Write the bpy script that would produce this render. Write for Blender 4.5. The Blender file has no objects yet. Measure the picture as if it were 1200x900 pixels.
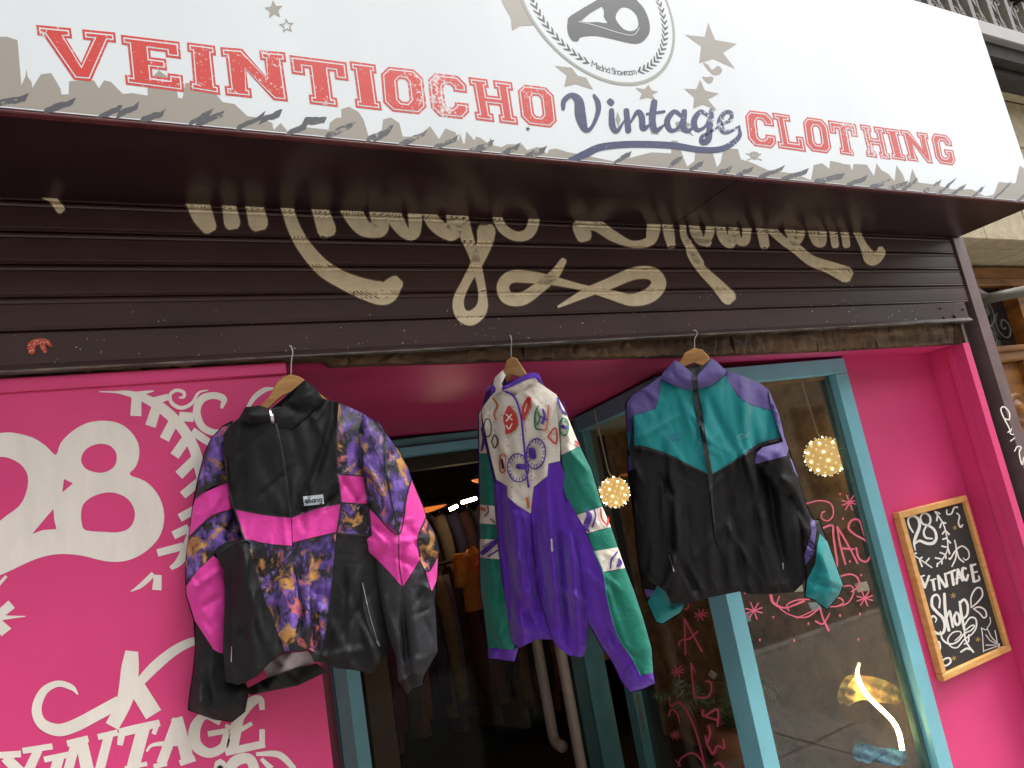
import bpy, math, random
import numpy as np
from mathutils import Vector, Matrix
from mathutils.geometry import delaunay_2d_cdt, tessellate_polygon
random.seed(7); rng = np.random.default_rng(7)
S = bpy.context.scene
COL = S.collection

# ---------------------------------------------------------------- camera
FOC = 800.0                                   # pixels, for a 1200 x 900 picture
YAW, PIT, ROL = [math.radians(a) for a in (27.88, 10.13, -10.08)]
CAM = Vector((0.0, -1.8, 1.62))
_f = Vector((math.sin(YAW)*math.cos(PIT), math.cos(YAW)*math.cos(PIT), math.sin(PIT)))
_r0 = Vector((math.cos(YAW), -math.sin(YAW), 0)); _u0 = _r0.cross(_f)
RT = math.cos(ROL)*_r0 + math.sin(ROL)*_u0
UP = -math.sin(ROL)*_r0 + math.cos(ROL)*_u0
FW = _f
cd = bpy.data.cameras.new('camera'); cam = bpy.data.objects.new('camera', cd); COL.objects.link(cam)
cd.sensor_width = 36; cd.lens = FOC/1200*36; cd.clip_start = .02; cd.clip_end = 500
cam.matrix_world = Matrix(((RT.x, UP.x, -FW.x, CAM.x), (RT.y, UP.y, -FW.y, CAM.y), (RT.z, UP.z, -FW.z, CAM.z), (0, 0, 0, 1)))
S.camera = cam
# ---------------------------------------------------------------- sky, sun, exposure
SUN_EL, SUN_AZ = math.radians(62), math.radians(120)      # azimuth clockwise from +Y
w = bpy.data.worlds.new('World'); S.world = w; w.use_nodes = True
nt = w.node_tree; bg = nt.nodes['Background']
sky = nt.nodes.new('ShaderNodeTexSky'); sky.sky_type = 'NISHITA'; sky.sun_disc = False
sky.sun_elevation = SUN_EL; sky.sun_rotation = SUN_AZ; sky.dust_density = 4; sky.air_density = 1.2
hs = nt.nodes.new('ShaderNodeHueSaturation'); hs.inputs['Saturation'].default_value = .22
nt.links.new(sky.outputs[0], hs.inputs['Color']); nt.links.new(hs.outputs[0], bg.inputs[0]); bg.inputs[1].default_value = .15
sl = bpy.data.lights.new('sun', 'SUN'); sl.energy = 1.3; sl.angle = math.radians(14); sl.color = (1, .95, .87)
so = bpy.data.objects.new('sun', sl); COL.objects.link(so)
sd = Vector((math.sin(SUN_AZ)*math.cos(SUN_EL), math.cos(SUN_AZ)*math.cos(SUN_EL), math.sin(SUN_EL)))
so.rotation_euler = sd.to_track_quat('Z', 'Y').to_euler(); so.location = (6, -6, 14)
S.view_settings.view_transform = 'Standard'; S.view_settings.look = 'None'; S.view_settings.gamma = 1
S.view_settings.exposure = 1.35
S.render.engine = 'CYCLES'
S.cycles.max_bounces = 8; S.cycles.transparent_max_bounces = 16

# ---------------------------------------------------------------- pixel -> direction helpers
def ray(x, y): return FW + RT*((x-600)/FOC) - UP*((y-450)/FOC)
def on_y(x, y, Y):
    d = ray(x, y); return CAM + d*((Y-CAM.y)/d.y)
def on_plane(x, y, p0, n):
    d = ray(x, y); return CAM + d*((p0-CAM).dot(n)/d.dot(n))
CR = dict(A=(200, 420, 3.75), B=(200, 630, 3.75), C=(500, 400, 3.75), D=(500, 600, 3.75), E=(720, 400, 3.75), F=(720, 600, 3.75),
          G=(0, 440, 4), H=(0, 675, 4), I=(0, 760, 3.3333), K=(600, 0, 4.2857), S1=(0, 0, 5), S2=(220, 40, 5), S3=(440, 60, 5), S4=(860, 100, 3.5294),
          T0=(0, 0, 3), R1=(200, 210, 3.75), R2=(500, 210, 3.75), R3=(780, 220, 3.75), R0=(0, 220, 3), W1=(1040, 580, 8), W2=(1050, 680, 7.5), V1=(860, 560, 4.5), V2=(760, 690, 4.2857), P=(0, 0, 1),
          N1=(1100, 260, 4.5), N2=(1100, 440, 4.5), Q=(960, 660, 3.75), X6=(800, 220, 3))
def cv(c, pts):
    ox, oy, s = CR[c]
    return [(ox+p[0]/s, oy+p[1]/s) + tuple(q/s for q in p[2:]) for p in pts]
def cw(c, pts, wd):                            # stroke points of one width
    return cv(c, [p if len(p) > 2 else (p[0], p[1], wd) for p in pts])

# ---------------------------------------------------------------- materials
MATS = {}
def lin(c):
    if isinstance(c, str):
        c = [int(c[i:i+2], 16)/255 for i in (0, 2, 4)]
        c = [v/12.92 if v <= .04045 else ((v+.055)/1.055)**2.4 for v in c]
    return (c[0], c[1], c[2], 1)
def mat(name, col=(.5, .5, .5), rough=.6, var=0., vscale=6., bump=0., bscale=60., metal=0., spec=.5, sheen=0., stretch=(1, 1, 1), col2=None, crumple=0., emit=None, estr=0, chips=None, chip_scale=40, chip_t=.7, coat=0.):
    if name in MATS: return MATS[name]
    m = bpy.data.materials.new(name); m.use_nodes = True; t = m.node_tree; N = t.nodes; L = t.links
    b = N['Principled BSDF']; b.inputs['Base Color'].default_value = lin(col); b.inputs['Roughness'].default_value = rough
    b.inputs['Metallic'].default_value = metal; b.inputs['Specular IOR Level'].default_value = spec
    b.inputs['Sheen Weight'].default_value = sheen; b.inputs['Coat Weight'].default_value = coat
    tc = N.new('ShaderNodeTexCoord'); mp = N.new('ShaderNodeMapping'); mp.inputs['Scale'].default_value = stretch
    L.new(tc.outputs['Object'], mp.inputs['Vector'])
    cur = None
    if var or col2:
        n = N.new('ShaderNodeTexNoise'); n.inputs['Scale'].default_value = vscale; n.inputs['Detail'].default_value = 8; n.inputs['Roughness'].default_value = .62
        L.new(mp.outputs[0], n.inputs['Vector'])
        r = N.new('ShaderNodeValToRGB'); c = lin(col)
        if col2: a, d = c, lin(col2)
        else: a = tuple(v*(1-var) for v in c[:3])+(1,); d = tuple(min(1, v*(1+var)) for v in c[:3])+(1,)
        r.color_ramp.elements[0].position = .33; r.color_ramp.elements[1].position = .67
        r.color_ramp.elements[0].color = a; r.color_ramp.elements[1].color = d
        L.new(n.outputs['Fac'], r.inputs[0]); cur = r.outputs[0]
        rr = N.new('ShaderNodeMapRange'); rr.inputs['To Min'].default_value = max(.05, rough-.1); rr.inputs['To Max'].default_value = min(1, rough+.12)
        L.new(n.outputs['Fac'], rr.inputs['Value']); L.new(rr.outputs[0], b.inputs['Roughness'])
    if chips:
        n2 = N.new('ShaderNodeTexNoise'); n2.inputs['Scale'].default_value = chip_scale; n2.inputs['Detail'].default_value = 5; n2.inputs['Roughness'].default_value = .7
        L.new(mp.outputs[0], n2.inputs['Vector'])
        r2 = N.new('ShaderNodeValToRGB'); r2.color_ramp.elements[0].position = chip_t; r2.color_ramp.elements[1].position = chip_t+.03
        mx = N.new('ShaderNodeMix'); mx.data_type = 'RGBA'
        L.new(n2.outputs['Fac'], r2.inputs[0]); L.new(r2.outputs[0], mx.inputs[0])
        if cur: L.new(cur, mx.inputs[6])
        else: mx.inputs[6].default_value = lin(col)
        mx.inputs[7].default_value = lin(chips); cur = mx.outputs[2]
    if cur: L.new(cur, b.inputs['Base Color'])
    last = None
    if bump:
        n = N.new('ShaderNodeTexNoise'); n.inputs['Scale'].default_value = bscale; n.inputs['Detail'].default_value = 6
        L.new(mp.outputs[0], n.inputs['Vector'])
        bp = N.new('ShaderNodeBump'); bp.inputs['Strength'].default_value = bump; bp.inputs['Distance'].default_value = .004
        L.new(n.outputs['Fac'], bp.inputs['Height']); last = bp
    if crumple:
        n = N.new('ShaderNodeTexNoise'); n.inputs['Scale'].default_value = 26; n.inputs['Detail'].default_value = 5; n.inputs['Roughness'].default_value = .55; n.inputs['Distortion'].default_value = .35
        L.new(mp.outputs[0], n.inputs['Vector'])
        bp = N.new('ShaderNodeBump'); bp.inputs['Strength'].default_value = crumple; bp.inputs['Distance'].default_value = .022
        L.new(n.outputs['Fac'], bp.inputs['Height'])
        if last: L.new(last.outputs[0], bp.inputs['Normal'])
        last = bp
    if last: L.new(last.outputs[0], b.inputs['Normal'])
    if emit:
        b.inputs['Emission Color'].default_value = lin(emit); b.inputs['Emission Strength'].default_value = estr
    MATS[name] = m; return m
def print_mat(name, base, worn, scale=55, thr=.62, rough=.35, streak=True):
    """printed ink on the sign face, flaked away in patches"""
    m = bpy.data.materials.new(name); m.use_nodes = True; t = m.node_tree; N = t.nodes; L = t.links
    b = N['Principled BSDF']; b.inputs['Roughness'].default_value = rough
    tc = N.new('ShaderNodeTexCoord')
    n = N.new('ShaderNodeTexNoise'); n.inputs['Scale'].default_value = scale; n.inputs['Detail'].default_value = 9; n.inputs['Roughness'].default_value = .8
    n2 = N.new('ShaderNodeTexNoise'); n2.inputs['Scale'].default_value = 3.2; n2.inputs['Detail'].default_value = 3
    L.new(tc.outputs['Object'], n.inputs['Vector']); L.new(tc.outputs['Object'], n2.inputs['Vector'])
    ad = N.new('ShaderNodeMath'); ad.operation = 'MULTIPLY_ADD'; ad.inputs[1].default_value = .55; L.new(n2.outputs['Fac'], ad.inputs[0]); L.new(n.outputs['Fac'], ad.inputs[2])
    r = N.new('ShaderNodeValToRGB'); r.color_ramp.elements[0].position = thr+.255; r.color_ramp.elements[1].position = thr+.275
    r.color_ramp.elements[0].color = lin(base); r.color_ramp.elements[1].color = lin(worn)
    L.new(ad.outputs[0], r.inputs[0]); L.new(r.outputs[0], b.inputs['Base Color'])
    MATS[name] = m; return m
def glass_mat(name, tint=(.95, .96, .955), ior=1.34):
    m = bpy.data.materials.new(name); m.use_nodes = True; t = m.node_tree; N = t.nodes; L = t.links
    N.remove(N['Principled BSDF']); out = N['Material Output']
    tr = N.new('ShaderNodeBsdfTransparent'); tr.inputs[0].default_value = tint+(1,)
    gl = N.new('ShaderNodeBsdfGlossy'); gl.inputs['Roughness'].default_value = .015; gl.inputs[0].default_value = (.9, .93, .92, 1)
    lw = N.new('ShaderNodeLayerWeight'); pw = N.new('ShaderNodeMath'); pw.operation = 'POWER'; pw.inputs[1].default_value = 5; L.new(lw.outputs['Facing'], pw.inputs[0])
    fr = N.new('ShaderNodeMath'); fr.operation = 'MULTIPLY_ADD'; fr.inputs[1].default_value = .9; fr.inputs[2].default_value = ((ior-1)/(ior+1))**2; L.new(pw.outputs[0], fr.inputs[0])
    mx = N.new('ShaderNodeMixShader'); L.new(fr.outputs[0], mx.inputs[0]); L.new(tr.outputs[0], mx.inputs[1]); L.new(gl.outputs[0], mx.inputs[2])
    L.new(mx.outputs[0], out.inputs[0]); MATS[name] = m; return m
def multi_mat(name, base, layers, rough=.5, crumple=.35, stretch=(1, 1, 1)):
    """all-over printed cloth: patches of several inks laid over a dark ground"""
    m = bpy.data.materials.new(name); m.use_nodes = True; t = m.node_tree; N = t.nodes; L = t.links
    b = N['Principled BSDF']; b.inputs['Roughness'].default_value = rough
    tc = N.new('ShaderNodeTexCoord'); cur = None
    for k, (c1, c2, scale, lo, hi, dist_) in enumerate(layers):
        mp = N.new('ShaderNodeMapping'); mp.inputs['Scale'].default_value = stretch; mp.inputs['Location'].default_value = (3.1+k*5.3, 1.7-k*2.9, .4+k*7.7)
        L.new(tc.outputs['Object'], mp.inputs[0])
        n = N.new('ShaderNodeTexNoise'); n.inputs['Scale'].default_value = scale; n.inputs['Detail'].default_value = 6; n.inputs['Roughness'].default_value = .62; n.inputs['Distortion'].default_value = dist_
        L.new(mp.outputs[0], n.inputs['Vector'])
        n2 = N.new('ShaderNodeTexNoise'); n2.inputs['Scale'].default_value = scale*3.3; n2.inputs['Detail'].default_value = 4; L.new(mp.outputs[0], n2.inputs['Vector'])
        cm = N.new('ShaderNodeValToRGB'); cm.color_ramp.elements[0].position = .38; cm.color_ramp.elements[1].position = .62
        cm.color_ramp.elements[0].color = lin(c1); cm.color_ramp.elements[1].color = lin(c2); L.new(n2.outputs['Fac'], cm.inputs[0])
        mr = N.new('ShaderNodeMapRange'); mr.inputs['From Min'].default_value = lo; mr.inputs['From Max'].default_value = hi; L.new(n.outputs['Fac'], mr.inputs['Value'])
        mx = N.new('ShaderNodeMix'); mx.data_type = 'RGBA'; L.new(mr.outputs[0], mx.inputs[0]); L.new(cm.outputs[0], mx.inputs[7])
        if cur: L.new(cur, mx.inputs[6])
        else: mx.inputs[6].default_value = lin(base)
        cur = mx.outputs[2]
    L.new(cur, b.inputs['Base Color'])
    nb = N.new('ShaderNodeTexNoise'); nb.inputs['Scale'].default_value = 26; nb.inputs['Detail'].default_value = 5; L.new(tc.outputs['Object'], nb.inputs['Vector'])
    bp = N.new('ShaderNodeBump'); bp.inputs['Strength'].default_value = crumple; bp.inputs['Distance'].default_value = .02; L.new(nb.outputs['Fac'], bp.inputs['Height']); L.new(bp.outputs[0], b.inputs['Normal'])
    MATS[name] = m; return m

PINK = mat('pink_paint', 'd83f7c', .5, var=.07, vscale=3, bump=.15, bscale=25)
PINKR = mat('pink_paint_reveal', 'd83f7c', .45, var=.08, vscale=4, bump=.2, bscale=18)
WHITEP = mat('white_mural_paint', 'e6dfd6', .6, var=.06, vscale=25, bump=.1, bscale=120, stretch=(1, 1, .25))
BLUE = mat('blue_frame_paint', '7cc0cf', .4, var=.06, vscale=9, bump=.08, bscale=40)
TEALF = mat('teal_door_paint', '5f9a9c', .45, var=.1, vscale=12, bump=.1, bscale=30)
BROWN = mat('dark_brown_enamel', '402b2a', .46, var=.25, vscale=8, bump=.12, bscale=30, chips='8a8078', chip_scale=90, chip_t=.77, stretch=(.35, 1, 1))
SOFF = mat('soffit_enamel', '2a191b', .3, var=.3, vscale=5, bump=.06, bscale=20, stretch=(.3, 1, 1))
STEEL = mat('worn_steel', '8d8880', .42, var=.25, vscale=40, metal=.7, bump=.2, bscale=120)
CREAM = mat('cream_spray_paint', 'f2e2c0', .6, var=.1, vscale=30, bump=.1, bscale=50)
SIGNW = mat('white_sign_sheet', 'cad0d3', .16, var=.05, vscale=1.6, stretch=(1, 1, .25), coat=.3)
TAN = print_mat('taupe_print', '8f897f', 'cad0d3', 60, .86)
GREYP = print_mat('charcoal_print', '46474c', '8f897f', 42, .60)
RED = print_mat('red_print', 'bd2a1c', 'cad0d3', 110, .615)
NAVY = print_mat('navy_print', '1e2856', 'cad0d3', 70, .66)
INK = print_mat('charcoal_emblem_print', '2a2b2e', 'cad0d3', 70, .72)
WHITEI = mat('white_inline_print', 'cad0d3', .2)
WOODL = mat('light_wood', 'c99a5f', .45, col2='a8743f', vscale=9, bump=.15, bscale=40, stretch=(1, 1, 7))
WOODF = mat('orange_wood_frame', 'e6b470', .45, col2='cf9450', vscale=14, bump=.15, bscale=40, stretch=(1, 1, 4))
ROUGHW = mat('rough_old_timber', '6b5238', .9, col2='2c2018', vscale=10, bump=1., bscale=22, stretch=(.25, 1, 2))
WOODC = mat('carved_door_wood', 'a86f32', .4, col2='6d4018', vscale=8, bump=.3, bscale=30, stretch=(.5, 1, 2))
SLATE = mat('chalkboard_slate', '2d2b2a', .75, var=.25, vscale=6)
CHALK = mat('white_chalk_paint', 'e4e1dc', .7, var=.06, vscale=40)
GOLD = mat('gold_chalk', 'b3924a', .6)
PINKM = mat('pink_window_marker', 'ec6f88', .5, var=.12, vscale=30)
STONE = mat('cream_limestone', 'c9bda0', .85, col2='a89b7f', vscale=14, bump=.6, bscale=70)
GLASS = glass_mat('window_glass', ior=1.55); GLASSD = glass_mat('door_glass', ior=1.12)
DARKM = mat('dark_metal', '2b2a2c', .45, metal=.3, var=.2, vscale=20)
IRON = mat('grey_painted_iron', '6e6862', .5, var=.25, vscale=30, bump=.3, bscale=50)

# ---------------------------------------------------------------- object helpers
def empty(name, loc, label, cat, group=None):
    o = bpy.data.objects.new(name, None); COL.objects.link(o); o.location = loc; o.empty_display_size = .1
    o['label'] = label; o['category'] = cat
    if group: o['group'] = group
    return o
def mk(name, V, F, m, parent=None, smooth=False):
    me = bpy.data.meshes.new(name); me.from_pydata([tuple(v) for v in V], [], F); me.update()
    if isinstance(m, str): m = MATS[m]
    me.materials.append(m)
    if smooth:
        for p in me.polygons: p.use_smooth = True
    o = bpy.data.objects.new(name, me); COL.objects.link(o)
    if parent: par(o, parent)
    return o
def par(o, p):
    o.parent = p                               # vertices stay in world coordinates
    if p.type == 'EMPTY': o.matrix_parent_inverse = Matrix.Translation(-p.location)
def tag(o, label, cat, group=None, kind=None):
    o['label'] = label; o['category'] = cat
    if group: o['group'] = group
    if kind: o['kind'] = kind
    return o
def struct(o): o['kind'] = 'structure'; return o
class MB:
    def __init__(s): s.V = []; s.F = []
    def add(s, V, F):
        n = len(s.V); s.V += [Vector(v) for v in V]; s.F += [tuple(i+n for i in f) for f in F]; return s
    def box(s, a, b, bev=0.):
        (x0, y0, z0), (x1, y1, z1) = a, b
        if not bev:
            V = [(x, y, z) for x in (x0, x1) for y in (y0, y1) for z in (z0, z1)]
            return s.add(V, [(0, 1, 3, 2), (4, 6, 7, 5), (0, 4, 5, 1), (2, 3, 7, 6), (0, 2, 6, 4), (1, 5, 7, 3)])
        V = []; e = bev
        for z in (z0, z0+e, z1-e, z1):
            k = e if z in (z0, z1) else 0
            for (x, y) in ((x0+k+e*.0, y0+k), (x1-k, y0+k), (x1-k, y1-k), (x0+k, y1-k)): V.append((x, y, z))
        F = [(3, 2, 1, 0), (12, 13, 14, 15)]
        for r in range(3):
            for i in range(4): j = (i+1) % 4; F.append((r*4+i, r*4+j, r*4+4+j, r*4+4+i))
        return s.add(V, F)
    def hexa(s, P):                            # 8 points: bottom 4 then top 4
        return s.add(P, [(3, 2, 1, 0), (4, 5, 6, 7), (0, 1, 5, 4), (1, 2, 6, 5), (2, 3, 7, 6), (3, 0, 4, 7)])
    def tube(s, pts, r, n=8, cap=True):
        pts = [Vector(p) for p in pts]; rs = r if isinstance(r, (list, tuple)) else [r]*len(pts)
        V = []; F = []; prev = None
        for i, p in enumerate(pts):
            t = (pts[min(i+1, len(pts)-1)]-pts[max(i-1, 0)]).normalized()
            a = prev if prev else (Vector((0, 0, 1)) if abs(t.z) < .9 else Vector((1, 0, 0)))
            a = (a - t*a.dot(t)).normalized(); prev = a; b = t.cross(a)
            for k in range(n): q = 2*math.pi*k/n; V.append(p+(a*math.cos(q)+b*math.sin(q))*rs[i])
        for i in range(len(pts)-1):
            for k in range(n): F.append((i*n+k, i*n+(k+1) % n, (i+1)*n+(k+1) % n, (i+1)*n+k))
        if cap: F += [tuple(range(n))[::-1], tuple(range((len(pts)-1)*n, len(pts)*n))]
        return s.add(V, F)
    def prism(s, prof, x0, x1):                # profile of (y, z) swept along x
        n = len(prof); V = [(x0, y, z) for y, z in prof]+[(x1, y, z) for y, z in prof]
        F = [(i, (i+1) % n, n+(i+1) % n, n+i) for i in range(n)]+[tuple(range(n))[::-1], tuple(range(n, 2*n))]
        return s.add(V, F)
    def lathe(s, c, prof, n=20, axis='z'):
        V = []; F = []; c = Vector(c)
        for (r, h) in prof:
            for k in range(n):
                q = 2*math.pi*k/n; a, b = r*math.cos(q), r*math.sin(q)
                V.append(c+Vector({'z': (a, b, h), 'y': (a, h, b), 'x': (h, a, b)}[axis]))
        for i in range(len(prof)-1):
            for k in range(n): F.append((i*n+k, i*n+(k+1) % n, (i+1)*n+(k+1) % n, (i+1)*n+k))
        return s.add(V, F)
    def obj(s, name, m, parent=None, smooth=False): return mk(name, s.V, s.F, m, parent, smooth)
def box(name, a, b, m, parent=None, bev=0.): return MB().box(a, b, bev).obj(name, m, parent)
def spline(pts, per=6):
    """Catmull-Rom through points of any dimension"""
    P = [np.array(p, float) for p in pts]
    if len(P) < 3:
        return [P[0]+(P[-1]-P[0])*t for t in np.linspace(0, 1, per+1)]
    P = [2*P[0]-P[1]]+P+[2*P[-1]-P[-2]]; out = []
    for i in range(1, len(P)-2):
        for k in range(per):
            t = k/per; a, b, c, d = P[i-1:i+3]
            out.append(.5*((2*b)+(c-a)*t+(2*a-5*b+4*c-d)*t*t+(3*b-a-3*c+d)*t**3))
    out.append(P[-2]); return out
def ribbon(mb, pts, fn, lift=0., per=6, across=2, cap=True):
    """pts (x, y, width) in picture pixels, laid on a surface by fn(x, y, lift)"""
    Q = spline(pts, per); n = len(Q); rows = []
    for i, q in enumerate(Q):
        t = Q[min(i+1, n-1)][:2]-Q[max(i-1, 0)][:2]; t = t/(np.linalg.norm(t)+1e-9); nn = np.array([-t[1], t[0]])
        hw = max(q[2], .05)/2
        rows.append([q[:2]+nn*hw*(2*k/across-1) for k in range(across+1)])
        if cap and i in (0, n-1):
            sg = -1 if i == 0 else 1
            ext = []
            for a in (.5, .85):
                ca = math.sqrt(1-a*a)
                ext.append([q[:2]+t*sg*hw*a+nn*hw*ca*(2*k/across-1) for k in range(across+1)])
            if i == 0: rows = ext[::-1]+rows
            else: rows += ext
    V = [fn(p[0], p[1], lift) for r in rows for p in r]; c = across+1
    F = [(i*c+k, i*c+k+1, (i+1)*c+k+1, (i+1)*c+k) for i in range(len(rows)-1) for k in range(across)]
    return mb.add(V, F)
def strokes(name, lst, fn, m, parent, base=.002, **kw):
    mb = MB()
    for k, s in enumerate(lst): ribbon(mb, s, fn, base+k*.00018, **kw)
    return mb.obj(name, m, parent)
def poly(name, outer, holes, fn, m, parent, lift=.002):
    loops = [outer]+holes
    tris = tessellate_polygon([[Vector((p[0], p[1], 0)) for p in l] for l in loops])
    pts = [p for l in loops for p in l]
    return mk(name, [fn(p[0], p[1], lift) for p in pts], [tuple(t) for t in tris], m, parent)
def area(P): return sum(P[i][0]*P[(i+1) % len(P)][1]-P[(i+1) % len(P)][0]*P[i][1] for i in range(len(P)))/2
def inset(P, d):
    """miter inset towards the inside of a simple loop"""
    s = 1 if area(P) > 0 else -1; n = len(P); out = []
    for i in range(n):
        a, b, c = (np.array(P[j % n], float) for j in (i-1, i, i+1))
        e1 = (b-a)/np.linalg.norm(b-a); e2 = (c-b)/np.linalg.norm(c-b)
        n1 = s*np.array([-e1[1], e1[0]]); n2 = s*np.array([-e2[1], e2[0]])
        m_ = n1+n2; m_ = m_/max(.6, m_@n1*1.0) if np.linalg.norm(m_) > 1e-6 else n1
        out.append(tuple(b+m_*d))
    return out
def fy(Y):
    return lambda x, y, lift=0.: on_y(x, y, Y-lift*.35)
def inpoly(P, X, Y):
    P = np.array([p[:2] for p in P]); r = np.zeros(X.shape, bool); j = len(P)-1
    for i in range(len(P)):
        xi, yi = P[i]; xj, yj = P[j]
        c = ((yi > Y) != (yj > Y)) & (X < (xj-xi)*(Y-yi)/((yj-yi) if yj != yi else 1e-9)+xi)
        r ^= c; j = i
    return r
def dist(P, X, Y, closed=True):
    P = np.array([p[:2] for p in P], float); n = len(P); d = np.full(X.shape, 1e9)
    for i in range(n if closed else n-1):
        a, b = P[i], P[(i+1) % n]; e = b-a; L2 = e@e+1e-9
        t = np.clip(((X-a[0])*e[0]+(Y-a[1])*e[1])/L2, 0, 1)
        d = np.minimum(d, np.hypot(X-a[0]-t*e[0], Y-a[1]-t*e[1]))
    return d
def cdt(P, step, jit=.25):
    """fill a picture-space polygon with small triangles"""
    B = []
    n = len(P)
    for i in range(n):
        a = np.array(P[i][:2], float); b = np.array(P[(i+1) % n][:2], float); k = max(1, int(np.linalg.norm(b-a)/step+.5))
        for j in range(k): B.append(a+(b-a)*j/k)
    Pa = np.array(B); x0, y0 = Pa.min(0); x1, y1 = Pa.max(0)
    gx, gy = np.meshgrid(np.arange(x0, x1, step), np.arange(y0, y1, step*.87)); gx[1::2] += step/2
    gx = gx.ravel()+rng.uniform(-jit, jit, gx.size)*step; gy = gy.ravel()+rng.uniform(-jit, jit, gy.size)*step
    k = inpoly(P, gx, gy); gx, gy = gx[k], gy[k]; k = dist(P, gx, gy) > step*.55; gx, gy = gx[k], gy[k]
    co = [Vector(b) for b in B]+[Vector(p) for p in zip(gx, gy)]; nb = len(B)
    r = delaunay_2d_cdt(co, [(i, (i+1) % nb) for i in range(nb)], [], 1, 1e-5)
    return np.array([tuple(v) for v in r[0]]), [tuple(f) for f in r[2]]

# ================================================================ SETTING
pave = MB()
struct(mk('ground', [(-60, -60, -.14), (60, -60, -.14), (60, 60, -.14), (-60, 60, -.14)], [(0, 1, 2, 3)], mat('asphalt', (.06, .06, .06), .9, var=.3, vscale=20, bump=.6, bscale=90)))
pv = struct(box('pavement', (-20, -2.6, -.139), (20, .3, -.012), mat('paving_grout', (.25, .24, .22), .9)))
PAVE = mat('grey_paving_stone', (.34, .33, .31), .85, var=.2, vscale=9, bump=.4, bscale=60)
me0 = None
for i in range(13):
    for j in range(7):
        x = -1.6+i*.4; y = -2.55+j*.4
        if me0 is None:
            o = box('paving_stone', (0, 0, 0), (.39, .39, .03), PAVE, None, .004); me0 = o.data
        else:
            o = bpy.data.objects.new('paving_stone', me0); COL.objects.link(o)
        o.location = (x, y, -.026+random.uniform(0, .003)); o.parent = pv
kb = struct(box('kerb', (-20, -2.75, -.139), (20, -2.602, 0.0), mat('granite_kerb', (.3, .3, .3), .8, var=.2, vscale=40), None, .012))
# the house across the street, seen only as a reflection
ob = empty('opposite_house', (0, -8.5, 0), 'ochre plastered house facing the shop across the street', 'building')
box('wall', (-30, -9.2, -.1), (30, -8.5, 7.2), mat('ochre_plaster', (.5, .41, .29), .9, var=.15, vscale=2, bump=.3, bscale=20), ob)
box('cornice', (-30, -8.75, 7.2), (30, -9.2, 7.45), mat('stone_trim', (.5, .47, .42), .8), ob)
for k in range(-6, 7):
    for zf in (.6, 4.0):
        wn = box('window', (k*2.6-.55, -8.52, zf), (k*2.6+.55, -8.49, zf+2.1), mat('old_window_frame', (.2, .13, .09), .6), ob)
        box('pane', (k*2.6-.45, -8.487, zf+.1), (k*2.6+.45, -8.48, zf+2.0), mat('dark_pane', (.03, .04, .05), .1), wn)

def ZC(x): return float(np.interp(x, [.3, .447, .96, 1.77, 2.47, 3.3], [2.08, 2.075, 2.06, 2.03, 2.012, 2.0]))
SB = empty('shop_building', (1.0, .3, 0), 'pink painted shop front with a deep recessed entrance under the shutter', 'building')
RENDER_ = mat('grey_render', (.3, .28, .26), .9, var=.15, vscale=5, bump=.4, bscale=40)
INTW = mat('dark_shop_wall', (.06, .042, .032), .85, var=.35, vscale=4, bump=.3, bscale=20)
box('upper_wall', (-1.7, .06, 2.62), (3.555, 5.6, 6.5), RENDER_, SB)
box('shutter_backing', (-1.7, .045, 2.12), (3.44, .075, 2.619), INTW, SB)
# recess ceiling, one slab per stretch since its front edge drops to the right
xs = [.24, .447, .96, 1.4, 1.80]
for a, b in zip(xs[:-1], xs[1:]):
    def X(x, y): return x + (.25-.09*0)*y*.16*(1 if x > 1 else 1.1)
    MB().hexa([(a, .04, ZC(a)), (b, .04, ZC(b)), (b+.25, 1.54, ZC(b)), (a+.25, 1.54, ZC(a)),
               (a, .04, 2.115), (b, .04, 2.115), (b+.25, 1.54, 2.115), (a+.25, 1.54, 2.115)]).obj('recess_ceiling', PINKR, SB)
MB().hexa([(1.80, .04, ZC(1.8)), (3.305, .04, 2.0), (3.305, .459, 2.0), (1.83, .459, ZC(1.8)+.03), (1.80, .04, 2.115), (3.305, .04, 2.115), (3.305, .459, 2.115), (1.83, .459, 2.115)]).obj('recess_ceiling', PINKR, SB)
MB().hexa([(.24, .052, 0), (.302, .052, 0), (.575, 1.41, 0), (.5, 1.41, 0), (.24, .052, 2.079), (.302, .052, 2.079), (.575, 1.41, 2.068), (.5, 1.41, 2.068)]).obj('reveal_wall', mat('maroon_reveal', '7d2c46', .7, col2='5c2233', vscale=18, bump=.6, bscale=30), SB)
box('pier_wall', (2.697, .17, 0), (3.309, .235, 2.05), PINK, SB); box('pier_wall', (2.77, .2355, 0), (3.309, .459, 2.1), INTW, SB)
rv = box('reveal_wall', (3.311, .0, 0), (3.36, .45, 2.0), PINKR, SB)
box('corner_bead', (3.296, .052, 0), (3.3105, .075, 1.998), PINKR, SB, .004)
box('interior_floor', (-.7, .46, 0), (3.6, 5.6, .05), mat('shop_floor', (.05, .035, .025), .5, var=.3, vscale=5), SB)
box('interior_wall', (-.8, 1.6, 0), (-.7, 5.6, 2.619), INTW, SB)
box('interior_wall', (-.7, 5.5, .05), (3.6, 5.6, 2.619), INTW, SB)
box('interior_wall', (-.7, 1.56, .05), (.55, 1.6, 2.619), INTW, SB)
box('interior_wall', (2.70, .2355, .05), (2.765, 2.1, 2.1), mat('mottled_brown_wallcovering', 'b08c5c', .8, col2='6e5436', vscale=11, bump=.5, bscale=26), SB)
box('side_wall', (3.3605, .101, 2.001), (3.55, .459, 2.619), RENDER_, SB); box('side_wall', (3.3605, .4605, 0), (3.555, 2.099, 2.619), RENDER_, SB)  # unseen end walls, added to keep sky light from leaking in
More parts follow.
